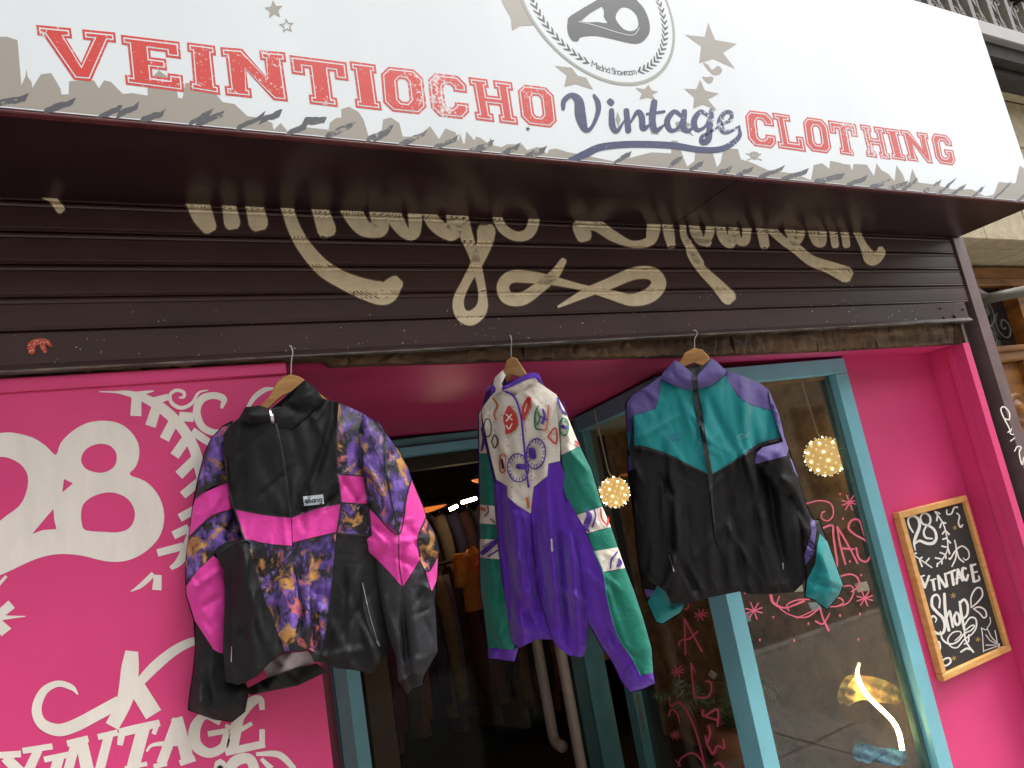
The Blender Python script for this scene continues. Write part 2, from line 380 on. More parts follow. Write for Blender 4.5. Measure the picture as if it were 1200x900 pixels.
box('interior_wall', (3.5, 2.1, .05), (3.6, 5.5, 2.619), INTW, SB)
MB().hexa([(1.83, .27, 1.985), (2.6995, .24, 1.985), (2.6995, 2.0, 1.985), (2.2, 2.0, 1.985), (1.83, .27, 1.998), (2.6995, .24, 1.998), (2.6995, 2.0, 1.998), (2.2, 2.0, 1.998)]).obj('display_ceiling', mat('beige_ceiling_board', 'c4a678', .8, var=.1, vscale=6), SB)
box('ceiling_beam', (.55, 1.62, 1.9), (1.95, 1.75, 2.07), mat('dark_beam_wood', (.05, .034, .022), .7, var=.3, vscale=10), SB)
box('stall_riser', (1.74, .17, 0), (2.695, .26, .119), PINK, SB)
box('stall_floor', (1.80, .262, .06), (2.699, 1.4, .12), mat('grey_display_floor', (.12, .11, .10), .5, var=.3, vscale=8), SB)

# ---------------------------------------------------------------- mural wall
MW = empty('mural_wall', (-.7, .02, 0), 'pink board wall with big white painted 28 and lettering', 'wall')
box('board', (-1.7, 0, 0), (.302, .05, 2.058), PINK, MW)
box('top_strip', (-1.7, -.008, 2.0585), (.301, .045, 2.091), PINKR, MW, .003)
fm = fy(0.)
o28 = [(-60, 280), (0, 270), (60, 268), (150, 290), (215, 330), (262, 372), (285, 315), (340, 260), (410, 222), (490, 212), (560, 225), (615, 265), (648, 320), (652, 380), (635, 430), (608, 465), (680, 495), (735, 550), (765, 620), (768, 690), (745, 760), (690, 820), (620, 860), (550, 874), (480, 868), (400, 848), (330, 838), (250, 840), (170, 860), (90, 895), (60, 910), (-20, 945), (-60, 960), (-120, 990), (-110, 880), (-60, 770), (0, 682), (90, 612), (125, 540), (130, 470), (100, 420), (50, 390), (0, 382), (-50, 400), (-80, 450), (-120, 500), (-190, 480), (-190, 400), (-130, 320)]
h28 = [[(380, 395), (395, 355), (430, 330), (475, 320), (520, 332), (545, 365), (545, 405), (525, 437), (480, 456), (430, 450), (395, 430)],
       [(380, 650), (390, 605), (430, 570), (490, 550), (545, 552), (600, 580), (630, 630), (628, 680), (600, 720), (550, 735), (480, 733), (400, 725), (383, 690)],
       [(300, 485), (342, 506), (292, 548)], [(150, 743), (250, 625), (255, 680), (265, 720), (200, 725)]]
def smooth_loop(P, per=4):
    Q = spline(P[-2:]+P+P[:2], per); k = 2*per; return [tuple(q) for q in Q[k:k+len(P)*per]]
poly('painted_numeral', smooth_loop(cv('G', o28), 3), [smooth_loop(cv('G', h), 3) if len(h) > 5 else cv('G', h) for h in h28], fm, WHITEP, MW)
def mur(name, c, lst, wd=30, **k): return strokes(name, [cw(c, s, wd) for s in lst], fm, WHITEP, MW, **k)
LA = [[(465, 76, 4), (540, 78, 10), (600, 84, 26), (680, 108, 40), (760, 155, 50), (840, 230, 50), (900, 320, 50), (930, 410, 50), (945, 500, 45), (940, 620, 45), (900, 740, 45), (850, 860, 40), (800, 905, 20)],
      [(720, 72, 6), (640, 88, 26)], [(640, 95, 46), (637, 190, 52)], [(735, 145, 46), (705, 238, 50)], [(812, 220, 46), (770, 300, 48)], [(872, 300, 44), (818, 378, 46)],
      [(912, 395, 44), (838, 468, 46)], [(930, 500, 40), (856, 562, 40)], [(920, 625, 40), (842, 668, 40)], [(885, 715, 40), (812, 750, 40)], [(860, 800, 36), (738, 832, 36)],
      [(790, 100, 30), (715, 122, 36)], [(840, 192, 44), (908, 196, 44)], [(900, 260, 40), (985, 318, 34)], [(945, 860, 44), (930, 940, 40)]]
mur('painted_laurel', 'G', LA, cap=False)
mur('painted_curl', 'G', [[(975, 68, 4), (930, 82, 12), (900, 130, 16), (850, 152, 18), (806, 130, 18), (797, 92, 16), (825, 70, 16), (860, 78, 16), (862, 100, 14), (842, 104, 8)]])
mur('painted_curl', 'G', [[(1040, 148, 16), (1048, 110, 32), (1000, 94, 32), (945, 112, 36), (922, 170, 36), (948, 240, 34), (1010, 268, 30), (1070, 250, 20)]])
mur('painted_curl', 'A', [[(335, 225, 14), (365, 175, 22), (410, 140, 22), (450, 132, 10)]])
mur('painted_sparkle', 'H', [[(-20, 195, 40), (55, 132, 46)], [(-10, 197, 26), (120, 189, 3)], [(-20, 200, 30), (30, 265, 60)]], cap=False)
mur('painted_laurel_tip', 'H', [[(612, 73, 3), (660, 45, 22), (720, -10, 26)], [(740, -5, 36), (735, 66, 44)], [(-10, 45, 16), (30, 0, 14)]], cap=False)
mur('painted_letter', 'H', [[(618, 352, 60), (610, 430, 82), (600, 520, 84), (575, 610, 70), (525, 705, 66)], [(640, 515, 40), (720, 430, 50), (810, 355, 46), (890, 312, 40), (960, 296, 30), (1010, 300, 20)],
                             [(640, 520, 80), (720, 650, 84)], [(560, 590, 60), (450, 650, 60), (350, 702, 60), (270, 722, 58), (195, 690, 50), (172, 620, 46), (205, 540, 38), (270, 505, 30), (335, 522, 26), (366, 556, 6)]], cap=False)
MV = [[[(20, 425, 40), (85, 490, 46)], [(150, 395, 34), (105, 490, 40)], [(88, 400, 24), (205, 382, 24)], [(-20, 418, 26), (82, 412, 26)]],
      [[(172, 434, 24), (280, 412, 24)], [(230, 425, 42), (212, 490, 42)]],
      [[(262, 372, 26), (345, 352, 26)], [(318, 362, 46), (345, 490, 52)], [(295, 370, 36), (262, 490, 38)], [(425, 338, 36), (385, 490, 38)], [(382, 346, 24), (460, 328, 24)]],
      [[(466, 330, 34), (540, 312, 34), (624, 290, 26)], [(476, 330, 30), (468, 378, 22)], [(560, 312, 50), (520, 462, 50)], [(615, 292, 20), (600, 335, 18)], [(488, 468, 18), (575, 450, 18)]],
      [[(695, 275, 40), (630, 450, 40)], [(690, 270, 46), (735, 440, 50)], [(572, 402, 8), (600, 376, 14), (700, 368, 26)], [(600, 462, 20), (652, 448, 20)], [(702, 448, 24), (762, 428, 24)]],
      [[(862, 288, 26), (800, 262, 30), (762, 310, 44), (765, 375, 46), (815, 408, 38), (870, 385, 34), (888, 330, 30)], [(812, 334, 22), (893, 320, 22)]],
      [[(930, 270, 46), (905, 400, 46)], [(925, 280, 40), (975, 215, 40), (1015, 198, 28), (1025, 240, 20)], [(880, 300, 14), (930, 318, 20), (985, 292, 16)], [(880, 405, 30), (1035, 372, 30)], [(1024, 315, 22), (1024, 380, 22)]],
      [[(845, 490, 26), (860, 450, 40), (875, 490, 30)], [(885, 490, 40), (920, 440, 44), (975, 432, 40), (1000, 490, 40)], [(1000, 412, 14), (1090, 415, 26), (1150, 470, 22)], [(1020, 430, 14), (1060, 470, 26)]]]
for g in MV: mur('painted_letter', 'I', g, cap=False)

# ---------------------------------------------------------------- sign box
SGY = -.36
SG = empty('shop_sign', (1.2, -.18, 2.53), 'white illuminated box sign lettered in red and blue over the shutter', 'sign')
SG['label'] = 'big white box sign with red and navy lettering above the shutter'
box('face', (-1.7, SGY, 2.534), (3.53, SGY+.03, 3.465), SIGNW, SG)
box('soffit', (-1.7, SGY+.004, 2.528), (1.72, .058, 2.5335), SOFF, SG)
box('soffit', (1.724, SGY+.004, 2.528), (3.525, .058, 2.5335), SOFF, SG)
box('edge_trim', (-1.7, SGY-.006, 2.522), (3.536, SGY+.012, 2.5275), mat('red_brown_trim', '5a2a2c', .4, var=.3, vscale=30), SG, .002)
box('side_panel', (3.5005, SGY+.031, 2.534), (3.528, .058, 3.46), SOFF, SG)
box('top_panel', (-1.7, SGY+.031, 3.44), (3.5, .058, 3.462), SIGNW, SG)
fs = fy(SGY)
CG = dict(
 I=[[(0, 0), (1, 0), (1, .2), (.88, .2), (.88, .8), (1, .8), (1, 1), (0, 1), (0, .8), (.12, .8), (.12, .2), (0, .2)]],
 E=[[(0, 0), (1, 0), (1, .34), (.74, .34), (.74, .24), (.48, .24), (.48, .39), (.74, .39), (.74, .62), (.48, .62), (.48, .76), (.74, .76), (.74, .66), (1, .66), (1, 1), (0, 1), (0, .8), (.1, .8), (.1, .2), (0, .2)]],
 V=[[(0, 1), (0, .8), (.08, .8), (.4, 0), (.62, 0), (.9, .8), (1, .8), (1, 1), (.58, 1), (.58, .8), (.68, .8), (.52, .34), (.36, .8), (.44, .8), (.44, 1)]],
 N=[[(0, 0), (.4, 0), (.4, .2), (.36, .2), (.36, .56), (.72, 0), (.94, 0), (.94, .8), (1, .8), (1, 1), (.6, 1), (.6, .8), (.66, .8), (.66, .46), (.34, 1), (0, 1), (0, .8), (.07, .8), (.07, .2), (0, .2)]],
 T=[[(.25, 0), (.75, 0), (.75, .2), (.68, .2), (.68, .76), (.76, .76), (.76, .6), (1, .6), (1, 1), (0, 1), (0, .6), (.24, .6), (.24, .76), (.32, .76), (.32, .2), (.25, .2)]],
 O=[[(.2, 0), (.8, 0), (1, .18), (1, .82), (.8, 1), (.2, 1), (0, .82), (0, .18)], [(.44, .25), (.56, .25), (.62, .31), (.62, .69), (.56, .75), (.44, .75), (.38, .69), (.38, .31)]],
 C=[[(.2, 0), (.8, 0), (1, .18), (1, .38), (.64, .38), (.64, .3), (.57, .24), (.45, .24), (.39, .3), (.39, .7), (.45, .76), (.57, .76), (.64, .7), (.64, .62), (1, .62), (1, .82), (.8, 1), (.2, 1), (0, .82), (0, .18)]],
 H=[[(0, 0), (.44, 0), (.44, .2), (.38, .2), (.38, .4), (.62, .4), (.62, .2), (.56, .2), (.56, 0), (1, 0), (1, .2), (.92, .2), (.92, .8), (1, .8), (1, 1), (.56, 1), (.56, .8), (.62, .8), (.62, .62), (.38, .62), (.38, .8), (.44, .8), (.44, 1), (0, 1), (0, .8), (.08, .8), (.08, .2), (0, .2)]],
 L=[[(0, 0), (1, 0), (1, .42), (.72, .42), (.72, .24), (.46, .24), (.46, .8), (.64, .8), (.64, 1), (0, 1), (0, .8), (.12, .8), (.12, .2), (0, .2)]],
 G=[[(.2, 0), (.8, 0), (1, .18), (1, .52), (.52, .52), (.52, .32), (.64, .32), (.64, .3), (.57, .24), (.45, .24), (.39, .3), (.39, .7), (.45, .76), (.57, .76), (.64, .7), (.64, .64), (1, .64), (1, .82), (.8, 1), (.2, 1), (0, .82), (0, .18)]])
LET = [('V', 'S1', (212, 145), (675, 190), (706, 492), (252, 450)), ('E', 'S1', (708, 203), (1052, 245), (1080, 540), (738, 495)), ('I', 'S2', (-5, 47), (160, 68), (192, 357), (15, 328)),
       ('N', 'S2', (190, 75), (570, 106), (612, 398), (222, 358)), ('T', 'S2', (595, 122), (930, 165), (965, 438), (632, 398)), ('I', 'S2', (948, 158), (1100, 178), (1138, 448), (985, 430)),
       ('O', 'S3', (28, 85), (275, 112), (305, 375), (50, 348)), ('C', 'S3', (302, 122), (528, 150), (555, 402), (330, 378)), ('H', 'S3', (543, 150), (800, 182), (838, 432), (588, 403)), ('O', 'S3', (828, 190), (1040, 215), (1068, 453), (858, 428)),
       ('C', 'S4', (43, 100), (160, 115), (180, 265), (62, 248)), ('L', 'S4', (158, 112), (270, 128), (300, 276), (185, 260)), ('O', 'S4', (282, 128), (385, 143), (408, 285), (302, 270)), ('T', 'S4', (388, 143), (505, 160), (527, 297), (412, 280)),
       ('H', 'S4', (520, 160), (620, 175), (650, 308), (550, 295)), ('I', 'S4', (622, 175), (680, 183), (715, 314), (655, 304)), ('N', 'S4', (685, 182), (800, 198), (832, 325), (720, 311)), ('G', 'S4', (812, 195), (895, 208), (922, 334), (838, 322))]
for ch, c, tl, tr, br, bl in LET:
    tl, tr, br, bl = [np.array(p) for p in cv(c, [tl, tr, br, bl])]
    bi = lambda u, v: tuple((bl*(1-u)+br*u)*(1-v)+(tl*(1-u)+tr*u)*v)
    loops = [[bi(*p) for p in l] for l in CG[ch]]
    hgt = np.linalg.norm(tl-bl); d1, d2 = (.045*hgt, .070*hgt)
    lo = poly('letter', loops[0], loops[1:], fs, RED, SG, .0010)
    ins = lambda d: [inset(loops[0], d)]+[inset(l, -d) for l in loops[1:]]
    a = ins(d1); poly('inline', a[0], a[1:], fs, WHITEI, lo, .0016)
    a = ins(d2); poly('fill', a[0], a[1:], fs, RED, lo, .0022)
def sg(name, c, lst, m, base=.003, wd=20, **k): return strokes(name, [cw(c, s, wd) for s in lst], fs, m, SG, base, **k)
VI = [[[(258, 545, 18), (262, 505, 26), (298, 478, 26), (335, 505, 44), (345, 580, 54), (368, 648, 32), (400, 640, 18), (432, 565, 24), (432, 515, 26), (412, 478, 14)]],
      [[(500, 555, 26), (505, 630, 32), (528, 658, 22), (565, 605, 8)], [(492, 508, 30), (500, 516, 30)]],
      [[(575, 555, 28), (585, 655, 30)], [(590, 625, 8), (630, 562, 22), (652, 585, 30), (660, 645, 28), (700, 620, 8)]],
      [[(715, 512, 32), (705, 600, 34), (722, 655, 28), (768, 625, 8)], [(678, 572, 12), (765, 560, 14)]],
      [[(850, 580, 16), (815, 560, 22), (780, 605, 30), (795, 652, 24), (832, 645, 16), (862, 585, 14)], [(866, 560, 28), (862, 640, 30), (890, 655, 20), (918, 625, 8)]],
      [[(985, 580, 14), (948, 560, 22), (915, 605, 30), (930, 652, 22), (970, 635, 14), (994, 585, 12)], [(1002, 558, 28), (994, 640, 30), (985, 700, 34), (957, 714, 28), (955, 685, 18), (1000, 660, 12), (1045, 630, 8)]],
      [[(1048, 625, 10), (1098, 600, 20), (1100, 565, 18), (1066, 568, 22), (1045, 615, 32), (1065, 660, 26), (1105, 655, 16), (1143, 632, 8)]]]
for g in VI: sg('letter', 'K', g, NAVY)
sg('swash', 'K', [[(1143, 640, 10), (1138, 690, 24), (1060, 745, 30), (950, 752, 30), (800, 730, 34), (600, 724, 34), (450, 738, 36), (370, 772, 38), (290, 808, 30)]], NAVY, .0026)
# emblem: ring, laurel, numerals, caption
ringpx = cv('K', [(70, 20), (110, 110), (180, 220), (270, 320), (380, 395), (500, 428), (600, 425), (700, 380), (770, 300), (810, 200), (820, 110), (800, 20)])
W = np.array([tuple(on_y(x, y, SGY)) for x, y in ringpx])
Am = np.c_[2*W[:, 0], 2*W[:, 2], np.ones(len(W))]; sol = np.linalg.lstsq(Am, W[:, 0]**2+W[:, 2]**2, rcond=None)[0]
ECX, ECZ = sol[0], sol[1]; ER = math.sqrt(sol[2]+ECX**2+ECZ**2)
def arc(r0, r1, y, n=72):
    V = []; F = []
    for k in range(n):
        q = 2*math.pi*k/n
        for r in (r0, r1): V.append((ECX+r*math.cos(q), y, ECZ+r*math.sin(q)))
    F = [(2*k, 2*k+1, (2*k+3) % (2*n), (2*k+2) % (2*n)) for k in range(n)]
    return V, F
mk('emblem_disc', *arc(.0001, ER*.99, SGY-.0006), SIGNW, SG)
mk('emblem_ring', *arc(ER*.965, ER, SGY-.0009), mat('grey_green_print', '8f9188', .35), SG)
for sgn in (-1, 1):
    mb = MB()
    for k in range(26):
        q = math.radians(-90+sgn*(22+k*5.0)); r = ER*.86
        t = Vector((-math.sin(q), 0, math.cos(q)))*sgn; n_ = Vector((math.cos(q), 0, math.sin(q)))
        c = Vector((ECX, SGY-.0009, ECZ))+n_*r; s = ER*.055; wv = ER*.022
        for side in (-1, 1):
            a = c; b = c-t*s*-1+n_*side*s*.8
            mb.add([a-t*wv, a+t*wv, b+t*wv*.6, b-t*wv*.6], [(0, 1, 2, 3)])
            mb.V[-4:] = [v+Vector((0, -.0001*(side > 0)-.00005*(k % 2), 0)) for v in mb.V[-4:]]
    mb.obj('emblem_laurel', INK, SG)
def txt(body, size):
    cu = bpy.data.curves.new('t', 'FONT'); cu.body = body; cu.size = size; cu.align_x = 'CENTER'; cu.resolution_u = 3
    to = bpy.data.objects.new('t', cu); COL.objects.link(to); dg = bpy.context.evaluated_depsgraph_get()
    me = to.evaluated_get(dg).to_mesh(); V = [v.co.copy() for v in me.vertices]; F = [tuple(p.vertices) for p in me.polygons]
    to.to_mesh_clear(); bpy.data.objects.remove(to); bpy.data.curves.remove(cu); return V, F
cap = 'Madrid Showroom'; wid = {'m': 1.5, 'w': 1.3, 'M': 1.5, 'i': .5, 'r': .7, ' ': .6, 'S': 1.05}
tot = sum(wid.get(c, 1) for c in cap); acc = 0; mb = MB()
for c in cap:
    wc = wid.get(c, 1); u = (acc+wc/2)/tot-.5; acc += wc
    if c == ' ': continue
    q = math.radians(-90+u*38); r = ER*.885; V, F = txt(c, ER*.115)
    t = Vector((-math.sin(q), 0, math.cos(q))); n_ = -Vector((math.cos(q), 0, math.sin(q)))
    mb.add([Vector((ECX, SGY-.001, ECZ))-n_*r+t*v.x*.9+n_*v.y for v in V], F)
mb.obj('emblem_caption', INK, SG)
n8 = [(470, -30), (300, 75), (280, 110), (280, 160), (300, 200), (330, 208), (348, 186), (420, 180), (500, 195), (600, 218), (650, 213), (688, 170), (690, 110), (662, 40), (622, -15), (650, -110), (590, -190), (470, -200), (420, -120), (440, -60)]
poly('emblem_numeral', smooth_loop(cv('K', n8), 3), [smooth_loop(cv('K', [(345, 106), (452, 32), (462, 85), (480, 116), (430, 110)]), 2), smooth_loop(cv('K', [(520, 90), (545, 42), (585, 40), (625, 75), (635, 130), (605, 155), (560, 145)]), 3), smooth_loop(cv('K', [(480, -110), (510, -150), (560, -140), (575, -90), (540, -50), (495, -60)]), 3)], fs, INK, SG, .0034)
sg('emblem_hairline', 'K', [[(335, 108, 3), (420, 128, 3), (540, 165, 3), (610, 175, 3), (640, 140, 3)]], WHITEI, .0040)
STARS = [[(985, 112), (1020, 200), (1130, 220), (1060, 265), (1120, 345), (1010, 296), (940, 318), (950, 232), (870, 175), (968, 185)],
         [(945, 400), (970, 455), (1040, 470), (985, 500), (1030, 555), (960, 525), (910, 545), (915, 490), (865, 445), (925, 448)],
         [(620, 440), (665, 448), (685, 425), (702, 453), (735, 460), (705, 475), (720, 500), (680, 490), (640, 500), (652, 470)],
         [(215, 330), (300, 340), (330, 380), (372, 390), (408, 450), (320, 422), (262, 436), (275, 378)],
         [(-60, -20), (50, -30), (60, 20), (108, 128), (40, 130), (0, 155), (-5, 90), (-45, 20)],
         [(530, 560), (545, 600), (535, 640), (520, 600)], [(820, 615), (850, 605), (910, 625), (880, 640), (915, 685), (870, 660), (830, 660)], [(690, 640), (720, 660), (740, 675), (700, 672)]]
for s in STARS: poly('printed_star', cv('K', s), [], fs, TAN, SG, .0013)
poly('printed_heart', smooth_loop(cv('K', [(960, 318), (985, 325), (1005, 350), (1035, 330), (1056, 352), (1040, 374), (1005, 372)]), 3), [], fs, TAN, SG, .0013)
poly('printed_heart', smooth_loop(cv('K', [(955, 385), (980, 388), (990, 385), (1012, 390), (1000, 418), (975, 412)]), 3), [], fs, TAN, SG, .0013)
def star(c, x, y, R, rot=0): return cv(c, [(x+(R if k % 2 == 0 else R*.45)*math.sin(rot+k*math.pi/5), y-(R if k % 2 == 0 else R*.45)*math.cos(rot+k*math.pi/5)) for k in range(10)])
poly('printed_star', star('T0', 963, 34, 34, -.1), [], fs, TAN, SG, .0013)
poly('printed_star', star('T0', 1008, 91, 28, -.1), [star('T0', 1008, 91, 18, -.1)], fs, TAN, SG, .0013)
poly('printed_star', star('S3', 893, 455, 16, .2), [], fs, INK, SG, .0013)
poly('printed_skull', smooth_loop(cv('S4', [(65, 290), (68, 278), (85, 273), (102, 280), (104, 292), (95, 300), (92, 308), (78, 306), (74, 300)]), 2), [cv('S4', [(74, 288), (82, 286), (82, 294), (75, 295)]), cv('S4', [(88, 287), (97, 288), (95, 296), (88, 294)])], fs, TAN, SG, .0013)
sg('printed_bones', 'S4', [[(52, 282), (115, 310)], [(112, 284), (55, 310)]], TAN, .0010, 5)
SKY = cv('S1', [(-60, 215), (40, 215), (103, 235), (105, 525), (125, 500), (148, 450), (155, 405), (162, 450), (185, 480), (190, 515), (205, 490), (240, 435), (300, 428), (355, 520), (360, 553), (403, 553), (405, 475), (550, 470), (552, 515), (580, 518), (610, 470), (650, 480), (720, 550), (775, 545), (865, 560), (865, 500), (905, 440), (930, 412), (970, 440), (1030, 500), (1045, 575), (1070, 575), (1085, 490)]) + \
      cv('S2', [(0, 285), (150, 335), (155, 390), (205, 398), (275, 410), (280, 450), (350, 480), (420, 490), (495, 520), (505, 572), (545, 520), (585, 572), (640, 540), (825, 560), (832, 520), (870, 490), (900, 490), (900, 440), (945, 425), (1000, 455), (1030, 500), (1045, 600)]) + \
      cv('S3', [(-40, 500), (35, 480), (45, 400), (90, 388), (140, 420), (160, 500), (235, 500), (262, 490), (250, 432), (320, 438), (332, 520), (372, 515), (365, 470), (410, 452), (470, 475), (485, 525), (495, 480), (515, 540), (523, 540), (532, 470), (580, 522), (588, 500), (612, 505), (615, 540), (660, 540), (675, 505), (692, 552), (740, 562), (770, 545), (860, 545), (888, 580), (950, 560), (1005, 600), (1020, 575), (1060, 570), (1130, 592), (1178, 600)]) + \
      cv('K', [(520, 812), (640, 780), (700, 765), (800, 770), (800, 705), (832, 708), (860, 790), (880, 835), (915, 810), (925, 735), (1000, 740), (1030, 840), (1048, 815), (1062, 745), (1135, 748), (1150, 800)]) + \
      cv('S4', [(0, 270), (22, 280), (30, 310), (75, 320), (85, 365), (140, 350), (250, 365), (320, 395), (330, 330), (365, 322), (370, 345), (395, 345), (398, 312), (440, 320), (445, 355), (452, 325), (480, 328), (490, 355), (495, 325), (550, 328), (560, 370), (580, 375), (590, 322), (610, 350), (638, 365), (645, 392), (665, 395), (672, 330), (700, 370), (710, 400), (725, 400), (738, 345), (765, 402), (830, 410), (900, 430), (985, 430), (1040, 462), (1075, 452), (1095, 400), (1165, 405), (1182, 330), (1210, 350), (1230, 400)])
SKY = [(x, min(y, 128.5+.0912*x-1)) for x, y in SKY]
tp = [on_y(x, y, SGY-.0002) for x, y in SKY]; tp = [p for p in tp]
mbk = MB()
loop = [(p.x, p.z) for p in tp]; loop = [(x, max(z, 2.54)) for x, z in loop]
lp2 = [loop[0]]
for q in loop[1:]:
    if q[0] > lp2[-1][0]+.0005: lp2.append(q)
V = [(x, SGY-.0002, z) for x, z in lp2]+[(x, SGY-.0002, 2.537) for x, z in lp2]; n = len(lp2)
mk('printed_skyline', V, [(i, i+1, n+i+1, n+i) for i in range(n-1)], TAN, SG)
STR = [('S1', (-10, 600, 150, 575)), ('S1', (270, 645, 430, 600)), ('S1', (590, 675, 700, 640)), ('S1', (700, 668, 800, 625)), ('S1', (840, 700, 950, 665)), ('S1', (1120, 715, 1230, 665)),
       ('S2', (60, 520, 200, 470)), ('S2', (300, 550, 440, 480)), ('S2', (440, 500, 540, 465)), ('S2', (600, 575, 690, 540)), ('S2', (820, 590, 960, 535)), ('S2', (1060, 610, 1190, 560)), ('S2', (690, 500, 800, 510)),
       ('S3', (0, 520, 80, 465)), ('S3', (150, 545, 290, 485)), ('S3', (350, 565, 470, 515)), ('S3', (560, 582, 680, 545)), ('S3', (740, 600, 830, 562)), ('S3', (890, 610, 990, 580)),
       ('K', (520, 812, 590, 775)), ('K', (800, 820, 850, 800)), ('K', (900, 850, 950, 825)), ('K', (1040, 870, 1090, 850)),
       ('S4', (10, 372, 70, 350)), ('S4', (110, 375, 200, 345)), ('S4', (200, 385, 300, 358)), ('S4', (340, 395, 450, 375)), ('S4', (470, 410, 545, 385)), ('S4', (570, 420, 640, 398)), ('S4', (645, 425, 710, 408)), ('S4', (700, 432, 750, 395)), ('S4', (790, 440, 850, 405)), ('S4', (850, 445, 910, 395)), ('S4', (900, 450, 950, 420)), ('S4', (990, 460, 1030, 425)), ('S4', (1080, 465, 1140, 410)), ('S4', (1170, 480, 1220, 440))]
for k, (c, (x0, y0, x1, y1)) in enumerate(STR):
    h = {'S1': 46, 'S2': 46, 'S3': 44, 'K': 34, 'S4': 24}[c]; q_ = random.Random(k); jt = lambda: q_.uniform(-.12, .12)*h; a1, a2 = [], []
    for t in np.linspace(0, 1, 7):
        xm = x0-h*.4+(x1+h*.5-x0)*t; ym = y0+h*.25+(y1-h*.3-y0)*t; a1.append((xm+h*.35+jt(), ym-h*.55+jt())); a2.append((xm-h*.1+jt(), ym+h*.4+jt()))
    pts = cv(c, a1+a2[::-1])
    pts = [(x, min(y, 128.5+.0912*x-1.2)) for x, y in pts]
    poly('printed_stripe', pts, [], fs, GREYP, SG, .0008+.00003*k % .0003)  # dark diagonal stripes of the skyline print

# ---------------------------------------------------------------- roller shutter
RS = empty('roller_shutter', (1.0, 0, 2.10), 'dark brown half raised roller shutter with cream script painted on it', 'shutter')
ZS = [2.605, 2.521, 2.443, 2.361, 2.28, 2.197]
def slat_prof(z0, z1):                         # front surface depth of one slat, top to bottom
    h = z0-z1
    return [(z0-.001, .002), (z0-.004, .0005), (z0-.007, -.0052), (z0-.011, -.0052), (z0-.015, -.0018), (z0-.019, -.0044), (z0-h*.5, -.0048), (z1+.012, -.0045), (z1+.007, -.0036), (z1+.003, -.0048), (z1+.001, -.001)]
PROFZ, PROFY = [], []
for a, b in zip(ZS[:-1], ZS[1:]):
    pr = slat_prof(a, b); PROFZ += [p[0] for p in pr]; PROFY += [p[1] for p in pr]
    MB().prism([(y, z) for z, y in pr]+[(.02, b+.002), (.02, a-.001)], -1.7, 3.452).obj('slat', BROWN, RS)
bb = MB().prism([(-.006, 2.195), (-.012, 2.19), (-.012, 2.118), (-.018, 2.114), (-.024, 2.104), (.02, 2.104), (.02, 2.195)], -1.7, 3.40).obj('bottom_bar', BROWN, RS)
box('bar_edge', (-1.7, -.0265, 2.0985), (3.40, .018, 2.1035), mat('scuffed_bar_edge', '8b867c', .5, col2='4a3d38', vscale=30, metal=.4, bump=.4, bscale=80, stretch=(.4, 1, 1)), bb, .001)
for (x, y) in cv('X6', [(905, 425), (917, 458), (955, 452), (985, 428), (993, 458)]):
    p = on_y(x, y, -.012); r = .009 if abs(x-1118.3) < 1 else .005
    MB().lathe((p.x, -.0125, p.z), [(r, .002), (r, -.004), (r*.7, -.0065), (.0001, -.007)], 10, 'y').obj('bolt', BROWN, RS, True)
PROFZ = np.array(PROFZ[::-1]); PROFY = np.array(PROFY[::-1])
def fsh(x, y, lift=0.):
    p = on_y(x, y, -.006)
    yy = float(np.interp(p.z, PROFZ, PROFY)) if p.z > 2.198 else -.012
    return on_y(x, y, yy-lift*.7-.0018)
def sh(name, c, lst, wd=40, m=None): return strokes(name, [cw(c, s, wd) for s in lst], fsh, m or CREAM, RS, .0012, per=12, across=14)
